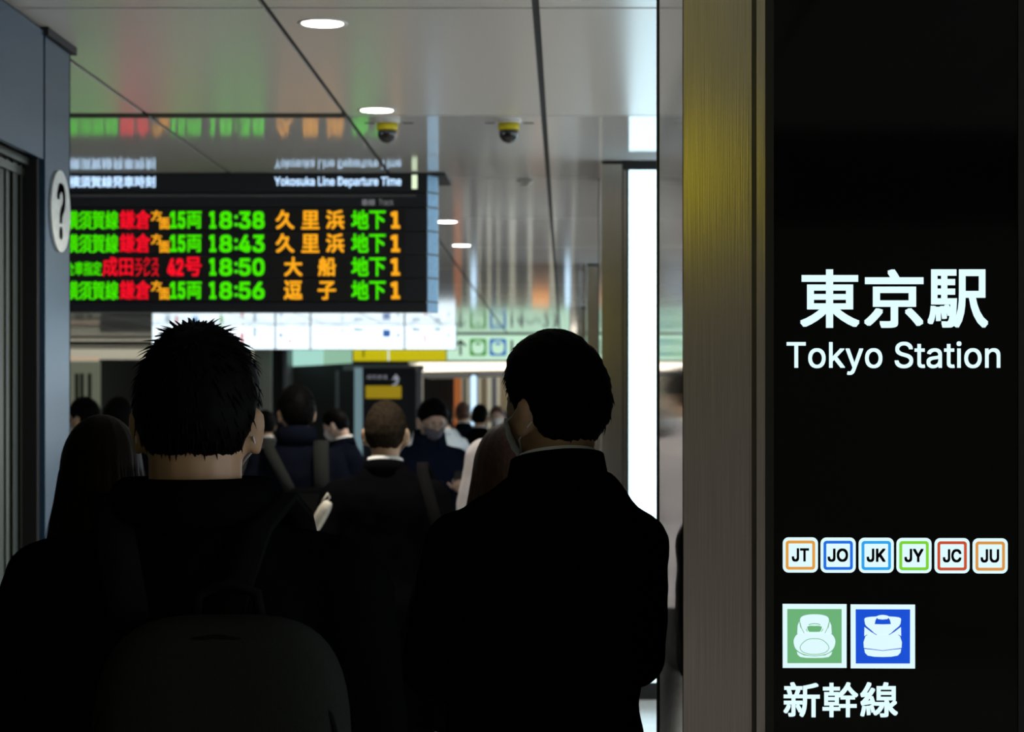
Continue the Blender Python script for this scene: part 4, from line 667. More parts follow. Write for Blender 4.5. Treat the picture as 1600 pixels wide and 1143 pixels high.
# far left wall, its cream light put in as glow
t = empty('glow_wall', (wx(130, 45), 45, 0)); tag(t, 'pale far wall with dark posts at the far left, its lit tone made by glow', 'screen')
o = G().box(wx(60, 45), wx(154, 45), 45.1, 45.2, 0, wz(564, 45)).build('glow_face', glow('wall_glow', sr(120, 125, 105), 0.55), t); o.location = -t.location
for x in (119, 127, 139): 
    o = G().box(wx(x - 2, 45), wx(x + 2.5, 45), 45.0, 45.1, 0, wz(583, 45)).build('post', M_dk, t); o.location = -t.location
# kiosk sign
DK = 36.0
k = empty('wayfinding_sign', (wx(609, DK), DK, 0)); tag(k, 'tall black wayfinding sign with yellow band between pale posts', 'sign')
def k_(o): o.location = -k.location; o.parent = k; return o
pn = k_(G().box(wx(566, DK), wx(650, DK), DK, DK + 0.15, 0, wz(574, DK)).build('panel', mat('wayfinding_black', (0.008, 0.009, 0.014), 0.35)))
k_(G().box(wx(554, DK), wx(566.5, DK), DK - 0.03, DK + 0.18, 0, wz(574, DK)).build('post', glow('post_blue_glow', sr(120, 150, 158), 0.7)))  # plain post, its pale tone given as glow
k_(G().box(wx(650, DK), wx(659, DK), DK - 0.03, DK + 0.18, 0, wz(578, DK)).build('post', M_gp2))
rect_px('yellow_band', (571.5, 602.5, 627, 622), DK, glow('band_yellow', sr(150, 128, 8), 0.9), pn, 0.003)
M_lt = glow('wayfinding_white', sr(150, 155, 165), 0.8)
text_px('sign_text', 'のりかえ', (573.5, 585.5, 606, 592), DK, M_lt, pn, 0.01, 0.003)
poly_px('arrow', [(612, 601), (618, 598), (619, 592), (612, 593), (619, 584), (625, 593), (622.5, 592.5), (622, 599), (616, 603)], DK, M_lt, pn, 0.003)
# warm curved light over the shops, soffit below
DC = 44.0
cl = empty('curved_light', (wx(760, DC), DC, wz(575, DC))); tag(cl, 'long warm white curved light strip over the far shops', 'light')
def c_(o): o.location = -cl.location; o.parent = cl; return o
R0, R1 = [], []
for i in range(25):
    x = 642 + (960 - 642) * i / 24; s_ = i / 24
    yb = 580.5 - 6 * s_ - (4 * max(0, 0.04 - s_) / 0.04); yt = 566.5 - 1.5 * s_ + (4 * max(0, 0.04 - s_) / 0.04); dd = DC + 3.0 * math.sin(s_ * 1.3)
    R0.append((wx(x, dd), dd, wz(yb, dd))); R1.append((wx(x, dd), dd, wz(yt, dd)))
rings = [[a, (a[0], a[1] + 0.2, a[2]), (b[0], b[1] + 0.2, b[2]), b] for a, b in zip(R0, R1)]
c_(G().loft(rings).build('diffuser', glow('curved_light_warm', sr(255, 240, 218), 2.0, sample=True)))
rings = [[(a[0] + 0.15, a[1] + 0.1, a[2] - 0.13), (a[0] + 0.15, a[1] + 1.2, a[2] - 0.13), (a[0] + 0.1, a[1] + 1.2, a[2] - 0.005), (a[0] + 0.1, a[1] + 0.1, a[2] - 0.005)] for a in R0]
c_(G().loft(rings).build('soffit', mat('soffit_beige', (0.36, 0.32, 0.27), 0.6)))
# light columns and shop columns
for px, lab in ((740, 'slim bluish white light column behind the crowd near the masked man'), (887, 'slim bluish white light column hidden behind the man in the dark coat')):
    d = 43
    t = empty('light_column', (wx(px, d), d, 0)); tag(t, lab, 'light')
    G().box(-0.085, 0.085, 0.03, 0.13, 0, wz(583, d)).build('post', M_gp2, t)
    G().box(-0.055, 0.055, -0.03, 0.03, wz(664, d), wz(586, d), 0.02).build('diffuser', glow('column_light', sr(196, 228, 252), 1.5, sample=True), t)
t = empty('shop_column', (wx(715, 46), 46, 0)); tag(t, 'orange lit column beside the dark shop recess', 'column')
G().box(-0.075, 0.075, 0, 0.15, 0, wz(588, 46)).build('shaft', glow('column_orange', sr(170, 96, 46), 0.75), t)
G().ball((-0.05, -0.05, wz(586, 46)), 0.04).build('lamp', glow('lamp_warm', sr(255, 220, 160), 1.5), t)
for i, (px, wd, colr) in enumerate(((726, 8, (70, 66, 44)), (756, 10, (92, 74, 40)), (772, 8, (60, 58, 60)), (788, 14, (104, 88, 52)), (815, 18, (110, 90, 60)), (845, 26, (235, 150, 70)), (875, 12, (90, 80, 60)), (906, 18, (80, 76, 70)))):
    lab = ['olive shop panel right of the orange column', 'tan shop panel right of the light column', 'grey shop panel between tan panels', 'wide tan shop panel left of the coated man', 'tan shop panel behind the coated man', 'bright orange shop panel behind the coated man', 'narrow tan shop panel behind the coated man', 'grey shop panel by the farthest pillar'][i]
    t = empty('shop_panel', (wx(px, 49.5), 49.5, 0)); tag(t, lab, 'panel', 'lit shop panels at the far end')
    h = wd / 2 * 49.5 / FPX
    G().box(-h, h, 0, 0.1, wz(642, 49.5), wz(588, 49.5)).build('backlit_panel', glow('shop_%d' % i, sr(*colr), 0.8 if i != 5 else 1.5), t)
    G().box(-h - 0.01, h + 0.01, -0.01, 0.11, 0, wz(642, 49.5)).build('base', M_dk, t)
    G().box(-h - 0.03, h + 0.03, -0.02, 0.12, wz(588, 49.5), wz(584, 49.5)).build('header', M_dk, t)

# yellow hanging sign behind the camera, seen as reflections in the steel pillars
t = empty('hanging_sign', (-0.66, -2.0, CEIL)); tag(t, 'yellow hanging sign reflected in the steel of the pillars', 'sign')
G().box(-1.3, 1.33, -0.15, 0.15, -0.62, -0.16, 0.01).build('case', M_bd, t)
G().box(-1.28, 1.31, 0.15, 0.155, -0.60, -0.18).build('face', glow('exit_yellow', sr(220, 205, 0), 1.25, sample=True), t)
for x in (-0.9, 0.9): G().box(x - 0.02, x + 0.02, -0.02, 0.02, -0.16, 0).build('hanger', M_trim, t)
struct('wall_back', G().box(-22, 9, -9.3, -9, 0, CEIL + 0.1), mat('back_wall_brown', (0.36, 0.30, 0.25), 0.6))
#PEOPLE
# ------------------------------------------------------------------ people
M_skin = mat('skin', (0.42, 0.25, 0.14), 0.5, var=0.06, scale=30)
M_skin_pale = mat('skin_pale', (0.50, 0.34, 0.26), 0.5, var=0.06, scale=30)
M_hair = mat('hair_black', (0.003, 0.0027, 0.0027), 0.5, spec=0.02, var=0.3, scale=60, stretch=(3, 3, 0.5))
M_hair_br = mat('hair_brown', (0.085, 0.042, 0.030), 0.40, spec=0.25, var=0.35, scale=60, stretch=(4, 4, 0.3))
M_hair_gr = mat('hair_greying_brown', (0.022, 0.016, 0.011), 0.55, spec=0.0, var=0.4, scale=70)
M_shirt = mat('shirt_white', (0.75, 0.74, 0.70), 0.7, var=0.04)
M_shoe = mat('shoe_leather', (0.008, 0.008, 0.008), 0.35)
M_eye = mat('eye_white', (0.7, 0.68, 0.65), 0.2); M_iris = mat('iris_dark', (0.012, 0.008, 0.006), 0.2)
def cloth(n, c): return mat('cloth_' + n, c, 0.9, 0, 0.0, var=0.15, scale=300, bump=0.15)
M_cblack = cloth('black', (0.0030, 0.0030, 0.0036)); M_cnavy = cloth('navy', (0.0045, 0.0055, 0.010)); M_cchar = cloth('charcoal', (0.012, 0.012, 0.012))
M_cblue = cloth('dark_blue', (0.008, 0.012, 0.026)); M_cgrey = cloth('grey', (0.05, 0.05, 0.05)); M_clight = cloth('light_blue', (0.42, 0.48, 0.53))
M_strapd = cloth('strap_black', (0.007, 0.007, 0.007))
M_strap = cloth('strap_grey', (0.020, 0.021, 0.020))
M_mask = {'white': mat('mask_white', (0.62, 0.62, 0.64), 0.8), 'grey': mat('mask_grey', (0.10, 0.10, 0.13), 0.8)}

def gauss(d, c, w): return math.exp(-((d[0] - c[0]) ** 2 + (d[1] - c[1]) ** 2 + (d[2] - c[2]) ** 2) / (w * w))
def head_pt(d, off=0.0, face=True):
    """point of the head surface in direction d (unit, y = face forward), pushed out by off"""
    x, y, z = d
    rx, ry, rz = 0.0765, 0.098, 0.118
    p = [x * rx, y * ry, z * rz]
    if z < 0:
        s = -z
        p[0] *= 1 - 0.30 * s * s
        if y < 0: p[1] *= 1 - 0.42 * s
        else: p[1] *= 1 - 0.06 * s
    else:
        p[0] *= 1 + 0.03 * z
    if y < 0 and z > -0.3: p[1] *= 1.03
    k = off
    if face and y > 0:
        k += 0.022 * gauss(d, (0, 0.99, -0.16), 0.13) + 0.010 * gauss(d, (0, 1, 0.0), 0.10)
        k += 0.005 * gauss(d, (0, 0.86, -0.50), 0.16) + 0.006 * gauss(d, (0, 0.6, -0.80), 0.2)
        for s in (-1, 1):
            k -= 0.009 * gauss(d, (s * 0.36, 0.92, 0.06), 0.17)
            k += 0.004 * gauss(d, (s * 0.34, 0.90, 0.22), 0.16) + 0.003 * gauss(d, (s * 0.55, 0.8, -0.18), 0.2)
    return Vector(p) + Vector(d) * k
def sph(az, el):                                       # az 0 = face forward, + to the person's right (+x)
    return (math.sin(az) * math.cos(el), math.cos(az) * math.cos(el), math.sin(el))
def hairline(az):                                      # lowest elevation (radians) covered by hair, by azimuth
    a = abs(az)
    pts = [(0, 0.62), (0.6, 0.55), (0.95, 0.30), (1.15, 0.18), (1.35, -0.02), (1.62, -0.02), (1.85, -0.32), (2.3, -0.62), (PI, -0.68)]
    for (a0, e0), (a1, e1) in zip(pts, pts[1:]):
        if a <= a1: return e0 + (e1 - e0) * (a - a0) / (a1 - a0)
    return pts[-1][1]
def head_geo():
    g = G(); n, m = 40, 28; vs = []; fs = []
    for i in range(m + 1):
        el = -PI / 2 + PI * i / m
        for j in range(n): vs.append(head_pt(sph(2 * PI * j / n, el)))
    for i in range(m):
        for j in range(n):
            k = (j + 1) % n; fs.append((i * n + j, i * n + k, (i + 1) * n + k, (i + 1) * n + j))
    g.add(vs, fs)
    for s in (-1, 1):
        R = Euler((0.2, 0, -s * 0.45)).to_matrix()
        g.ball((s * 0.085, -0.010, -0.018), (0.011, 0.022, 0.036), 12, R)
        g.ball((s * 0.091, -0.016, -0.002), (0.009, 0.017, 0.024), 10, R)
    return g
def blade(g, p, d, L, wd, curl, up):
    """one tapering lock from p along d"""
    d = d.normalized(); s_ = d.cross(up); s_ = s_.normalized() if s_.length > 1e-4 else d.orthogonal().normalized(); nn = s_.cross(d)
    rings = []
    for i, (t, w_) in enumerate(((0, 1), (0.45, 0.8), (0.8, 0.4))):
        c = p + d * L * t + Vector(curl) * (t * t)
        rings.append([c + s_ * wd * w_, c - s_ * wd * w_, c + nn * wd * 0.6 * w_])
    tip = p + d * L + Vector(curl)
    n0 = len(g.v)
    g.loft(rings, False)
    g.v.append(tuple(tip)); t_ = len(g.v) - 1; b0 = n0 + 6
    for a, b in ((0, 1), (1, 2), (2, 0)): g.f.append((b0 + a, b0 + b, t_))
def hair_short(rng, thick=0.022, locks=300, spiky=0.0, thin_crown=False, nape=0.0, L=0.035):
    g = G(); n, m = 56, 36; vs = []; fs = []
    def th(az, el):
        e = el - hairline(az) + nape * (abs(az) > 1.8)
        t = min(1, max(0, e / 0.42))
        top = 0.6 + 0.4 * max(0, math.sin(el))
        k = thick * (0.18 + 0.82 * t ** 0.8) * top if e > 0 else -0.012
        if thin_crown: k *= 1 - 0.6 * gauss(sph(az, el), (0, -0.55, 0.83), 0.35)
        return k
    for i in range(m + 1):
        el = -1.0 + (PI / 2 + 1.0) * i / m
        for j in range(n):
            az = 2 * PI * j / n; a = az if az <= PI else az - 2 * PI
            k = th(a, el)
            if k > 0: k += rng.uniform(-1, 1) * 0.0022
            vs.append(head_pt(sph(a, el), k, k < 0))
    for i in range(m):
        for j in range(n):
            k = (j + 1) % n; fs.append((i * n + j, i * n + k, (i + 1) * n + k, (i + 1) * n + j))
    g.add(vs, fs)
    cnt = 0
    while cnt < locks:
        az = rng.uniform(-PI, PI); el = math.asin(rng.uniform(-0.65, 1))
        if el < hairline(az) + 0.04 - nape * (abs(az) > 1.8): continue
        cnt += 1
        if 1.2 < abs(az) < 2.05 and el < 0.22: continue
        d = Vector(sph(az, el)); k = th(az, el)
        p = head_pt(d, max(0.0, k - 0.006), False)
        whorl = Vector((0, -0.5, 0.86)); tan = (d - whorl * d.dot(whorl)); tan = tan.normalized() if tan.length > 0.05 else Vector((0, 1, 0))
        tan = (tan - d * tan.dot(d)).normalized()
        lift = 0.09 + spiky * max(0, d.z - 0.55) * 2.0 + rng.uniform(-0.06, 0.08)
        dr = tan * (1 - 0.5 * lift) + d * lift + Vector((rng.uniform(-.2, .2), rng.uniform(-.2, .2), rng.uniform(-.15, .1)))
        ll = L * rng.uniform(0.6, 1.25) * (0.3 + 0.7 * max(0, min(1, (el - hairline(az)) / 0.6)))
        blade(g, p, dr, ll, 0.0034, tan * ll * 0.1 - d * ll * max(0, 0.32 - lift * 0.5), d)
    return g
def hair_long(rng, length=0.42, locks=260, flare=0.03, forward=0.0):
    g = G(); n, m = 60, 34; outer = []; inner = []
    A = 2.25                                           # half opening measured from the back
    for i in range(m + 1):
        v = i / m
        for j in range(n + 1):
            u = -A + 2 * A * j / n; az = PI + u; a = (az + PI) % (2 * PI) - PI
            rip = 0.0035 * math.sin(u * 23 + 2 * math.sin(u * 5)) + 0.002 * math.sin(u * 51)
            e0 = 0.0
            if v < 0.4:
                el = PI / 2 * (1 - v / 0.4) + e0 * v / 0.4
                p = head_pt(sph(a, el), 0.026 + rip * v, False); q = head_pt(sph(a, el), 0.012, False)
            else:
                t = (v - 0.4) / 0.6
                b = head_pt(sph(a, e0), 0.026 + rip, False)
                p = Vector((b.x * (1 + flare * 6 * t), b.y * (1 - 0.15 * t) - 0.02 * t, b.z - length * t))
                sc = 0.90
                q = Vector((p.x * sc, p.y * sc - 0.002, p.z))
            outer.append(p); inner.append(q)
    N = n + 1
    fs = []
    for i in range(m):
        for j in range(n):
            fs.append((i * N + j, i * N + j + 1, (i + 1) * N + j + 1, (i + 1) * N + j))
    g.add(outer, fs); off = len(g.v); g.add(inner, [f[::-1] for f in fs])
    for i in range(m):
        g.f.append((i * N, (i + 1) * N, off + (i + 1) * N, off + i * N)); g.f.append((i * N + n, off + i * N + n, off + (i + 1) * N + n, (i + 1) * N + n))
    for j in range(n): g.f.append((m * N + j, m * N + j + 1, off + m * N + j + 1, off + m * N + j))
    for _ in range(locks):
        u = rng.uniform(-A, A); a = ((PI + u) + PI) % (2 * PI) - PI
        L = rng.uniform(0.6, 1.05) * length
        e = head_pt(sph(a, 0.0), 0.028, False)
        d = Vector((e.x * 6 * flare / length + rng.uniform(-.04, .04), e.y * -0.15 / length - 0.02 / length, -1))
        st = Vector((e.x * 0.94, e.y * 0.94, e.z + rng.uniform(-0.03, 0.03)))
        blade(g, st, d, L, 0.005, Vector((rng.uniform(-.015, .015), rng.uniform(-.015, .015), 0)), Vector((e.x, e.y, 0.01)).normalized())
    return g
def hand_geo(g, W, d, nrm, thumb_side, curl=0.5, s=1.0):
    """palm, four bent fingers and a thumb; d = along the hand, nrm = towards the palm"""
    d = d.normalized(); nrm = (nrm - d * nrm.dot(d)).normalized(); lat = d.cross(nrm) * thumb_side
    R = Matrix((lat, d, nrm)).transposed()
    g.ball(W + d * 0.045 * s, (0.040 * s, 0.052 * s, 0.015 * s), 14, R)
    for k, (o, L) in enumerate(((0.031, 0.072), (0.0105, 0.080), (-0.0105, 0.075), (-0.031, 0.058))):
        p = W + d * (0.084 - abs(o + 0.004) * 0.3) * s + lat * o * s
        pts = [p - d * 0.02 * s, p]; a = curl * 0.5
        for f in (0.45, 0.3, 0.25):
            pts.append(pts[-1] + (d * math.cos(a) + nrm * math.sin(a)) * L * f * s); a += curl
        g.chain(pts, [0.009 * s, 0.0088 * s, 0.0082 * s, 0.0076 * s, 0.0066 * s], 8)
    p = W + d * 0.022 * s + lat * 0.034 * s
    pts = [W + d * 0.015 * s + lat * 0.018 * s, p, p + (d * 0.62 + lat * 0.62 + nrm * 0.35) * 0.034 * s, p + (d * 0.95 + lat * 0.72 + nrm * 0.62) * 0.052 * s]
    g.chain(pts, [0.013 * s, 0.012 * s, 0.0098 * s, 0.008 * s], 8)
def oval(cx, cy, z, a, b, n=24, e=2.3, tilt=0.0):
    r = []
    for k in range(n):
        t = 2 * PI * k / n; c, s_ = math.cos(t), math.sin(t)
        x = a * math.copysign(abs(c) ** (2 / e), c); y = b * math.copysign(abs(s_) ** (2 / e), s_)
        r.append((cx + x, cy + y, z + tilt * y))
    return r
ARM = {'hang': ((0.245, -0.03, 1.12), (0.255, 0.06, 0.88)), 'phone': ((0.235, 0.0, 1.13), (0.07, 0.27, 1.16)), 'bent': ((0.25, -0.06, 1.13), (0.20, 0.17, 1.05)), 'out': ((0.27, -0.02, 1.13), (0.16, 0.22, 1.10)),
       'tuck': ((0.198, 0.04, 1.13), (0.065, 0.27, 1.16)), 'hold': ((0.25, 0.0, 1.12), (0.15, 0.24, 1.17)), 'raise': ((0.30, 0.10, 1.24), (0.16, 0.20, 1.48))}
def person(label, x, d, yaw, H, hair='short', hair_m=None, coat=None, trousers=None, hem=0.74, arms=('hang', 'hang'), pitch=0.0, hyaw=0.0, roll=0.0, stride=0.10,
           bulk=1.0, shoulder=0.0, collar='suit', mask='white', voxel=0.009, seed=1, skin=None, shirt=True, glasses=False, hair_kw=None, lean=0.0, female=False, hunch=0.0, hshift=(0, 0), puff=0.012, neck=0.056, trap=0.0, cdz=0.0):
    rng = random.Random(seed)
    coat = coat or M_cblack; trousers = trousers or M_cblack; skin = skin or M_skin; hair_m = hair_m or M_hair
    k = H / 1.72
    t = empty('person', (x, d, 0), yaw); tag(t, label, 'person', 'commuters in the concourse')
    K = Matrix.Scale(k, 4)
    sw = (0.185 if not female else 0.165) + shoulder
    # head placement
    pv = Vector((0 + hshift[0], -0.015 + hunch + hshift[1], 1.49))
    HR = (Matrix.Rotation(hyaw, 4, 'Z') @ Matrix.Rotation(-pitch, 4, 'X') @ Matrix.Rotation(roll, 4, 'Y'))
    HM = K @ Matrix.Translation(pv) @ HR @ Matrix.Translation((0, 0.012, 0.112))
    def L(g): return g.xf(Matrix.Translation((0, 0, 0)))
    # ---- body (one continuous skin)
    g = head_geo().xf(HM)
    b = G()
    hc = Vector(HM @ Vector((0, -0.02, -0.05))) / k
    b.chain([(0, -0.022, 1.40), (pv.x * .6, -0.018 + hunch * .6, 1.47), tuple(hc)], [0.068, neck, neck + 0.002], 14)
    b.loft([oval(0, yo, z, a * (0.93 if female else 1), bb) for z, a, bb, yo in ((0.80, .13, .09, 0), (0.92, .155, .105, -.01), (1.05, .128, .088, 0), (1.2, .145, .10, .005), (1.32, .155, .10, -.005), (1.38, .12, .08, -.015), (1.44, .065, .055, -.018))])
    sh = []
    for s in (-1, 1):
        el_, wr = ARM[arms[0 if s < 0 else 1]]
        A = Vector((s * (sw - 0.012), -0.012, 1.34)); E_ = Vector((s * el_[0], el_[1], el_[2])); W_ = Vector((s * wr[0], wr[1], wr[2]))
        b.chain([A, E_, E_.lerp(W_, 0.35), W_], [0.048, 0.037, 0.036, 0.026], 12)
        sh.append((A, E_, W_))
        ph = stride * s; hip = Vector((s * 0.085, 0, 0.88)); kn = Vector((s * 0.09, ph * 0.9 + 0.02, 0.48)); an = Vector((s * 0.095, ph * (1.8 if ph > 0 else 2.2) - (0.02), 0.09 + (0.05 if ph < -0.05 else 0)))
        b.chain([hip, kn, kn.lerp(an, 0.3) + Vector((0, -0.015, 0)), an], [0.078, 0.050, 0.048, 0.034], 12)
        b.chain([an, an + Vector((s * 0.01, 0.10, -0.055))], [0.035, 0.03], 10)
        sh[-1] = sh[-1] + (hip, kn, an)
        dirn = (W_ - E_)
        nrm = Vector((-s, 0, 0)) if abs(dirn.normalized().z) > 0.5 else Vector((0, 0, 1))
        hb = G(); hand_geo(hb, W_, dirn, nrm, 1 if (s > 0) == (abs(dirn.normalized().z) > 0.5) else -1, 0.45 if abs(dirn.normalized().z) > 0.5 else 0.75)
        b.add(hb.v, hb.f)
    b.xf(K); b.add(g.v, g.f)
    link('body', remesh(b, voxel, 3, name='body'), skin, t, True)
    for s in (-1, 1):
        e = G().ball(HM @ Vector((s * 0.032, 0.0775, 0.006)), 0.0125 * k, 12).build('eye', M_eye, t, True)
        G().ball(HM @ Vector((s * 0.032, 0.0868, 0.005)), (0.006 * k, 0.004 * k, 0.006 * k), 10).build('iris', M_iris, e, True)
    # ---- hair
    if hair == 'short': hg = hair_short(rng, **(hair_kw or {}))
    else: hg = hair_long(rng, **(hair_kw or {}))
    if hair == 'long':
        cap = hair_short(rng, 0.02, 40, 0); hg.add(cap.v, cap.f)
    hg.xf(HM); link('hair', hg.mesh('hair'), hair_m, t, True)
    eb = G()
    for s in (-1, 1):
        eb.tube([HM @ head_pt(sph(s * a_, e_), 0.002) for a_, e_ in ((0.16, 0.20), (0.32, 0.26), (0.52, 0.20))], [0.002 * k, 0.0035 * k, 0.0015 * k], 6)
    link('eyebrows', eb.mesh('eyebrows'), hair_m, t, True)
    # ---- trousers and shoes
    g = G()
    g.loft([oval(0, -0.005, z, a, bb) for z, a, bb in ((0.80, .165, .115), (0.92, .178, .122), (1.02, .155, .108))])
    for A, E_, W_, hip, kn, an in sh:
        g.chain([hip, kn, an + Vector((0, -0.005, 0.02))], [0.096, 0.070, 0.060], 14)
    link('trousers', remesh(g.xf(K), 0.014, 3, 0.008, 0.1, 'trousers'), trousers, t, True)
    for A, E_, W_, hip, kn, an in sh:
        g = G(); g.ball((an.x, an.y + 0.0, an.z - 0.03), (0.042, 0.05, 0.05), 14); g.ball((an.x * 1.04, an.y + 0.10, an.z - 0.052), (0.046, 0.085, 0.036), 14); g.box(an.x - 0.042, an.x + 0.042, an.y - 0.055, an.y + 0.17, an.z - 0.09, an.z - 0.065, 0.01)
        link('shoe', remesh(g.xf(K), 0.009, 3, name='shoe'), M_shoe, t, True)
    # ---- jacket or coat with sleeves
    g = G(); f = bulk; p_ = puff
    prof = [(hem, .185, .135, -.005), (0.92, .19, .140, -.01), (1.05, .172, .125, 0), (1.2, .188, .135, .0), (1.30, .192, .138, -.008), (1.36, .176, .122, -.016), (1.405, .135 + trap, .098, -.022), (1.445, .097 + trap, .080, -.022 + hunch * .4), (1.475 + trap * 0.3, .076 + trap * 0.35, .072, -.020 + hunch * .6)]
    if hem < 0.7: prof.insert(1, (0.80, .192, .140, -.008))
    g.loft([oval(pv.x * max(0, z - 1.4) / .09, yo, z, (a + p_ * 0.5) * (f if z < 1.45 else 1) * (0.92 if female and z < 1.44 else 1), bb + p_, 28, 2.4) for z, a, bb, yo in prof])
    for A, E_, W_, hip, kn, an in sh:
        s = 1 if A.x > 0 else -1
        g.chain([(A.x * 0.45, A.y, 1.37), A + Vector((s * 0.004, 0, 0.002))], [0.066 + p_ * .6, 0.070 + p_ * .7], 14)
        g.chain([A, E_, E_.lerp(W_, 0.90)], [0.072 + p_ * .7, 0.056 + p_ * .7, 0.043 + p_ * .5], 14)
    M2 = K
    link('jacket' if hem > 0.7 else 'coat', remesh(g.xf(K), 0.012, 5, 0.014, 0.085, 'jacket'), coat, t, True)
    # ---- collars
    cx, cy = pv.x * 0.7, -0.018 + hunch * .5
    def band(nm, z0, z1, r0, r1, th, m, open_front=0.5, tilt=-0.25, sy=1.0):
        g = G(); n = 40; rings = []
        for i in range(n + 1):
            a = PI / 2 + open_front + (2 * PI - 2 * open_front) * i / n
            c_, s_ = math.cos(a), math.sin(a)
            q = [(cx + c_ * (r0 + th), cy + s_ * (r0 + th) * sy, z0 + tilt * s_ * r0), (cx + c_ * (r1 + th), cy + s_ * (r1 + th) * sy, z1 + tilt * s_ * r1), (cx + c_ * r1, cy + s_ * r1 * sy, z1 + tilt * s_ * r1), (cx + c_ * r0, cy + s_ * r0 * sy, z0 + tilt * s_ * r0)]
            rings.append(q)
        return g.loft(rings).xf(K).build(nm, m, t, True)
    if shirt: band('shirt_collar', 1.445 + cdz, 1.500 + cdz, 0.074, 0.066, 0.005, M_shirt, 0.25)
    if collar == 'suit': band('jacket_collar', 1.42, 1.484 + cdz * 1.4, 0.094, 0.076, 0.010, coat, 0.7)
    elif collar == 'high': band('jacket_collar', 1.42, 1.520, 0.100, 0.082, 0.012, coat, 0.35)
    elif collar == 'hood':
        g = G(); n = 28; rings = []
        for i in range(n + 1):
            a = PI / 2 + 0.6 + (2 * PI - 1.2) * i / n; c_, s_ = math.cos(a), math.sin(a); wgt = max(0, -s_)
            R_ = 0.024 + 0.016 * wgt
            cen = Vector((cx + c_ * 0.098, cy + s_ * (0.095 + 0.02 * wgt), 1.496 - 0.016 * wgt)); dv = Vector((c_, s_, 0))
            rings.append([cen + dv * math.cos(b_2) * R_ + Vector((0, 0, 1)) * math.sin(b_2) * R_ * 1.0 for b_2 in [2 * PI * q_ / 10 for q_ in range(10)]])
        g.loft(rings).xf(K).build('hood', coat, t, True)
    # ---- face mask
    if mask:
        g = G(); n, m = 20, 12; o1 = []; o2 = []
        for i in range(m + 1):
            el = -0.98 + (0.98 - 0.10) * i / m
            for j in range(n + 1):
                az = -1.02 + 2.04 * j / n
                q = 0.007 + 0.010 * math.cos(az * 1.5) * math.sin(PI * i / m) + 0.0008 * math.sin(i * 2.4)
                nz = 0.016 * math.exp(-(az / 0.25) ** 2) * (i / m)
                o1.append(HM @ head_pt(sph(az, el), q + nz, False)); o2.append(HM @ head_pt(sph(az, el), q + nz - 0.0025, False))
        N = n + 1; fs = [(i * N + j, i * N + j + 1, (i + 1) * N + j + 1, (i + 1) * N + j) for i in range(m) for j in range(n)]
        g.add(o1, fs); g.add(o2, [f_[::-1] for f_ in fs])
        mo = g.build('face_mask', M_mask[mask], t, True, fix=False)
        for s in (-1, 1):
            for e0, z1 in ((-0.75, -0.040), (-0.15, 0.018)):
                pts = [HM @ head_pt(sph(s * 1.0, e0), 0.008, False), HM @ (head_pt(sph(s * 1.3, e0 * 0.6), 0.007, False)), HM @ Vector((s * 0.088, -0.012, z1)), HM @ Vector((s * 0.086, -0.030, z1 * 0.5 - 0.004))]
                G().tube(pts, 0.0016 * k, 6).build('ear_loop', M_mask['white'], mo, True)
    if glasses:
        gl = None; frame_m = mat('glasses_frame', (0.01, 0.01, 0.01), 0.3)
        g = G()
        for s in (-1, 1):
            g.tube([HM @ Vector((s * (0.034 + 0.024 * math.cos(a)), 0.098 - 0.012 * abs(math.cos(a)) * (1 if math.cos(a) > 0 else 0), 0.002 + 0.017 * math.sin(a))) for a in [2 * PI * q_ / 20 for q_ in range(21)]], 0.0016 * k, 6)
            g.tube([HM @ Vector((s * 0.058, 0.088, 0.006)), HM @ Vector((s * 0.080, 0.05, 0.010)), HM @ Vector((s * 0.085, -0.01, 0.012))], 0.0016 * k, 6)
        g.tube([HM @ Vector((-0.010, 0.099, 0.006)), HM @ Vector((0.0, 0.103, 0.009)), HM @ Vector((0.010, 0.099, 0.006))], 0.0016 * k, 6)
        g.build('glasses', frame_m, t, True)
    return t, k, sh

def at(px, d): return wx(px, d)
rad = math.radians
# 1 foreground left man
P1, k1, sh1 = person('man seen from behind with spiky black hair, dark jacket and backpack in the left foreground', at(309, 3.2), 3.2, 0, 1.705, coat=M_cblack, shoulder=0.03, puff=0.024, bulk=1.06, collar='hood', shirt=False, neck=0.068, voxel=0.007, seed=3,
       arms=('bent', 'bent'), hair_kw=dict(thick=0.028, locks=1300, spiky=0.4, L=0.032), pitch=0.04)
# 2 foreground right man
P2, k2, sh2 = person('man in a black coat seen from behind beside the near steel pillar', at(850, 4.02), 4.02, rad(20), 1.725, coat=M_cblack, hem=0.62, shoulder=-0.012, trap=0.036, cdz=0.020, puff=0.006, seed=5, voxel=0.007, arms=('tuck', 'tuck'),
       hyaw=rad(24), pitch=0.06, hair_kw=dict(thick=0.030, locks=700, spiky=0.0, L=0.030), hshift=(0.028, 0), neck=0.060)
# 3 woman on the left
person('woman with long dark brown hair behind the left foreground man', at(158, 5.0), 5.0, rad(10), 1.575, 'long', mat('hair_dark_brown', (0.010, 0.0065, 0.005), 0.5, spec=0.03, var=0.35, scale=60, stretch=(4, 4, 0.3)), M_cblack, seed=8, female=True, hair_kw=dict(length=0.36, locks=260, flare=0.085), arms=('phone', 'phone'), pitch=0.15, collar='high', shirt=False)
# 4, 5 far left
person('man with black hair in profile beside the end of the left wall', at(134, 13.0), 13.0, rad(62), 1.675, coat=M_cnavy, seed=11, hair_kw=dict(locks=160), pitch=0.1, mask='white')
person('dark haired commuter half hidden behind the long haired woman on the left', at(186, 12.0), 12.0, rad(-5), 1.665, coat=M_cblack, seed=12, hair_kw=dict(locks=160))
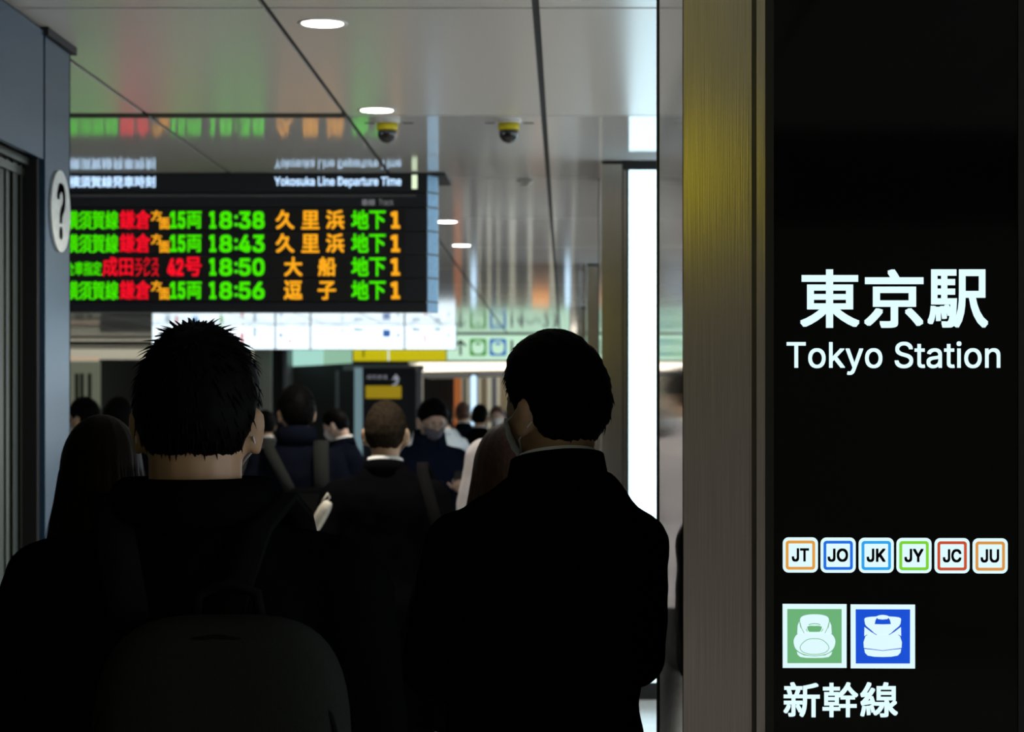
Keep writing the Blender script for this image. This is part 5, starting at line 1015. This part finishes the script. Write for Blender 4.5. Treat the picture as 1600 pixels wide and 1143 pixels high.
# 6 man with straps
P6, k6, sh6 = person('man in a navy jacket with grey bag straps over his back', at(464, 11.0), 11.0, rad(8), 1.715, coat=M_cnavy, seed=13, hair_kw=dict(locks=260, thick=0.03, L=0.05), shirt=False, collar='high', arms=('bent', 'hang'), hyaw=rad(10), mask='white')
# 7 small man in profile
person('small man in a dark suit and white mask in profile facing left', at(533, 16.0), 16.0, rad(70), 1.63, coat=M_cnavy, seed=14, hair_kw=dict(locks=160), arms=('phone', 'phone'), pitch=0.45, skin=M_skin_pale)
# 8 middle man
P8, k8, sh8 = person('older man with greying brown hair and white shirt collar seen from behind', at(603, 8.3), 8.3, rad(-3), 1.632, hair_m=M_hair_gr, coat=M_cblack, seed=15, shoulder=0.012, bulk=1.06, hair_kw=dict(thick=0.016, locks=420, thin_crown=True, L=0.028), arms=('bent', 'bent'), voxel=0.008)
# 9 masked man facing the camera
P9, k9, sh9 = person('man with glasses and grey face mask facing the camera, looking down', at(672, 13.0), 13.0, rad(180 + 14), 1.68, coat=M_cblue, seed=16, mask='grey', glasses=True, pitch=0.42, hyaw=rad(8), arms=('hold', 'phone'), collar='high', shirt=False, skin=M_skin_pale, hair_kw=dict(locks=300, thick=0.03, L=0.045), voxel=0.006)
# 10 woman with long brown hair
person('woman with long brown hair left of the man in the black coat', at(796, 5.5), 5.5, rad(-4), 1.552, 'long', M_hair_br, M_cchar, seed=17, female=True, hair_kw=dict(length=0.38, locks=380, flare=0.075), collar='none', shirt=False, shoulder=0.012, bulk=1.08, puff=0.02, arms=('hang', 'bent'), voxel=0.008)
# 11 white shirt
person('man in a white shirt mostly hidden behind the black coated man', at(822, 9.3), 9.3, rad(-15), 1.80, coat=cloth('white_shirt', (0.46, 0.42, 0.42)), seed=18, hair_kw=dict(locks=160), arms=('phone', 'phone'), pitch=0.5, hyaw=rad(-15), hshift=(0.02, 0))
# far commuters
person('far commuter in a pale blue shirt behind the masked man', at(692, 20.0), 20.0, rad(25), 1.66, coat=M_clight, trousers=M_cblue, seed=19, hair_kw=dict(locks=120), arms=('raise', 'raise'), voxel=0.011)
person('far dark clothed commuter in front of the slim light column', at(750, 22.0), 22.0, rad(-10), 1.665, coat=M_cblack, seed=20, hair_kw=dict(locks=120), voxel=0.011)
person('far brown haired commuter under the orange column', at(723, 25.0), 25.0, rad(15), 1.70, hair_m=M_hair_br, coat=M_cnavy, seed=21, hair_kw=dict(locks=120), voxel=0.011)
person('far commuter walking towards the camera right of the light column', at(776, 24.0), 24.0, rad(178), 1.655, hair_m=M_hair_br, coat=M_cgrey, seed=22, hair_kw=dict(locks=120), voxel=0.011, skin=M_skin_pale)
person('far commuter in grey between the spiky haired man and the man with straps', at(414, 18.0), 18.0, rad(30), 1.60, coat=M_cgrey, seed=23, hair_kw=dict(locks=120), voxel=0.011)

# ------------------------------------------------------------------ bags and phones
def strap(g, pts, wd, th, nrm):
    """flat band along pts; nrm = outward direction per point"""
    rings = []
    P = [Vector(p) for p in pts]
    for i, p in enumerate(P):
        tt = (P[min(i + 1, len(P) - 1)] - P[max(i - 1, 0)]).normalized(); n_ = Vector(nrm[i] if isinstance(nrm, list) else nrm); n_ = (n_ - tt * n_.dot(tt)).normalized(); s_ = tt.cross(n_)
        rings.append([p + s_ * wd / 2, p + s_ * wd / 2 + n_ * th, p - s_ * wd / 2 + n_ * th, p - s_ * wd / 2])
    return g.loft(rings)
def superbox(cx, cy, cz, a, b, c, e=4.0, n=40, m=24):
    g = G(); rings = []
    f = lambda v, q: math.copysign(abs(v) ** (2 / q), v)
    for i in range(1, m):
        ph = -PI / 2 + PI * i / m
        rings.append([(cx + a * f(math.cos(ph), e) * f(math.cos(2 * PI * j / n), e), cy + b * f(math.cos(ph), 3) * f(math.sin(2 * PI * j / n), 3), cz + c * f(math.sin(ph), e)) for j in range(n)])
    return g.loft(rings)
M_pack = cloth('backpack_olive_grey', (0.018, 0.019, 0.017)); M_packd = cloth('backpack_trim', (0.007, 0.007, 0.007))
# backpack on the foreground man
bx_, by_ = P1.location.x + 0.075, 3.2 - 0.245
bp = empty('backpack', (bx_, by_, 0.86)); tag(bp, 'dark olive grey backpack on the back of the spiky haired man', 'backpack')
superbox(0, 0, 0.22, 0.175, 0.085, 0.245, 3.6).build('main_bag', M_pack, bp, True)
superbox(0, -0.075, 0.13, 0.14, 0.035, 0.13, 4).build('front_pocket', M_pack, bp, True)
G().tube([(-0.165 * math.cos(a), -0.055, 0.27 + 0.17 * math.sin(a)) for a in [PI * q_ / 16 for q_ in range(17)]], 0.0045, 8).build('zip', M_packd, bp, True)
G().tube([(-0.12, -0.108, 0.235), (0, -0.113, 0.238), (0.12, -0.108, 0.235)], 0.0035, 6).build('pocket_zip', M_packd, bp, True)
G().tube([(-0.045, 0.05, 0.455), (-0.04, 0.05, 0.49), (0, 0.05, 0.505), (0.04, 0.05, 0.49), (0.045, 0.05, 0.455)], 0.008, 8).build('top_handle', M_packd, bp, True)
for s in (-1, 1):
    g = strap(G(), [(s * 0.06 - 0.075, 0.06, 0.44), (s * 0.10 - 0.075, 0.13, 0.575), (s * 0.125 - 0.075, 0.20, 0.612), (s * 0.135 - 0.075, 0.30, 0.58), (s * 0.14 - 0.075, 0.40, 0.50), (s * 0.15 - 0.075, 0.42, 0.30)], 0.055, 0.012, [(0, -1, 0.4), (0, -0.5, 1), (0, 0.1, 1), (0, 0.6, 1), (0, 1, 0.2), (0, 1, 0)])
    g.build('shoulder_strap', M_packd, bp, True)
# bag of the man with straps
b6 = empty('shoulder_bag', (P6.location.x + 0.10, 11 - 0.20, 1.05)); tag(b6, 'black bag hanging from grey straps on the man in the navy jacket', 'bag')
superbox(0, -0.02, 0.05, 0.14, 0.05, 0.13, 4).build('bag_body', M_cblack, b6, True)
strap(G(), [(-0.24, 0.20, 0.40), (-0.23, 0.10, 0.405), (-0.215, 0.035, 0.36), (-0.14, 0.025, 0.22), (-0.06, 0.02, 0.06)], 0.055, 0.006, [(0, 0, 1), (0, -0.4, 1), (0, -1, 0.3), (0, -1, 0), (0, -1, 0)]).build('strap', M_strap, b6, True)
strap(G(), [(0.03, 0.20, 0.40), (0.035, 0.10, 0.405), (0.04, 0.035, 0.36), (0.045, 0.025, 0.22), (0.05, 0.02, 0.06)], 0.075, 0.006, [(0, 0, 1), (0, -0.4, 1), (0, -1, 0.3), (0, -1, 0), (0, -1, 0)]).build('strap', M_strap, b6, True)
G().box(-0.12, 0.12, -0.075, -0.068, 0.03, 0.15, 0.003).build('flap', M_packd, b6)
# bag strap and beige bag of the older man
x8 = P8.location.x
b8 = empty('briefcase', (x8 + 0.20, 8.3 - 0.02, 0.80)); tag(b8, 'black briefcase slung from the right shoulder of the older man', 'bag')
superbox(0.10, 0.0, 0.05, 0.05, 0.17, 0.14, 5).build('bag_body', M_cblack, b8, True)
strap(G(), [(0.06, 0.10, 0.18), (0.03, 0.155, 0.40), (-0.055, 0.10, 0.575), (-0.06, 0.02, 0.605), (-0.055, -0.07, 0.575), (0.0, -0.165, 0.40), (0.06, -0.12, 0.18)], 0.045, 0.006, [(0, 1, 0), (0, 1, 0.3), (0, 0.6, 1), (0, 0, 1), (0, -0.6, 1), (0, -1, 0.2), (0, -1, 0)]).build('strap', M_strapd, b8, True)
pb_ = empty('paper_bag', (wx(489, 8.0), 8.0, wz(828, 8.0))); tag(pb_, 'pale beige folded paper bag under the left arm of the older man', 'bag')
g = superbox(0, 0, 0.056, 0.022, 0.05, 0.066, 3.5, 24, 14); g.xf(Matrix.Rotation(0.5, 4, 'Y')); g.build('bag_body', mat('paper_beige', (0.48, 0.44, 0.36), 0.8), pb_, True)
G().tube([(0.035, -0.02, 0.105), (0.055, -0.01, 0.135), (0.06, 0.02, 0.12), (0.045, 0.03, 0.10)], 0.004, 6).build('handle', mat('paper_beige', (0.48, 0.44, 0.36), 0.8), pb_, True)
# phones
def phone(owner, k, sh, label, side=1, lit=True):
    W = sh[1 if side > 0 else 0][2] * k
    M = owner.matrix_basis
    dr = (W - sh[1 if side > 0 else 0][1] * k).normalized()
    c0 = W + dr * 0.085 * k + Vector((0, 0.02, 0.045)) * k
    if side > 0: c0.x = 0.0
    t = empty('smartphone', M @ c0, owner.rotation_euler.z); tag(t, label, 'phone')
    R = Matrix.Rotation(-0.7, 4, 'X')
    G().box(-0.037, 0.037, -0.004, 0.004, -0.075, 0.075, 0.003).xf(R).build('body', M_black, t)
    G().box(-0.034, 0.034, -0.0052, -0.004, -0.070, 0.070).xf(R).build('screen', glow('phone_screen', sr(200, 215, 240), 1.2, sample=True), t)
phone(P9, k9, sh9, 'lit smartphone in the hands of the masked man', -1)
phone(P2, k2, sh2, 'smartphone held by the man in the black coat')
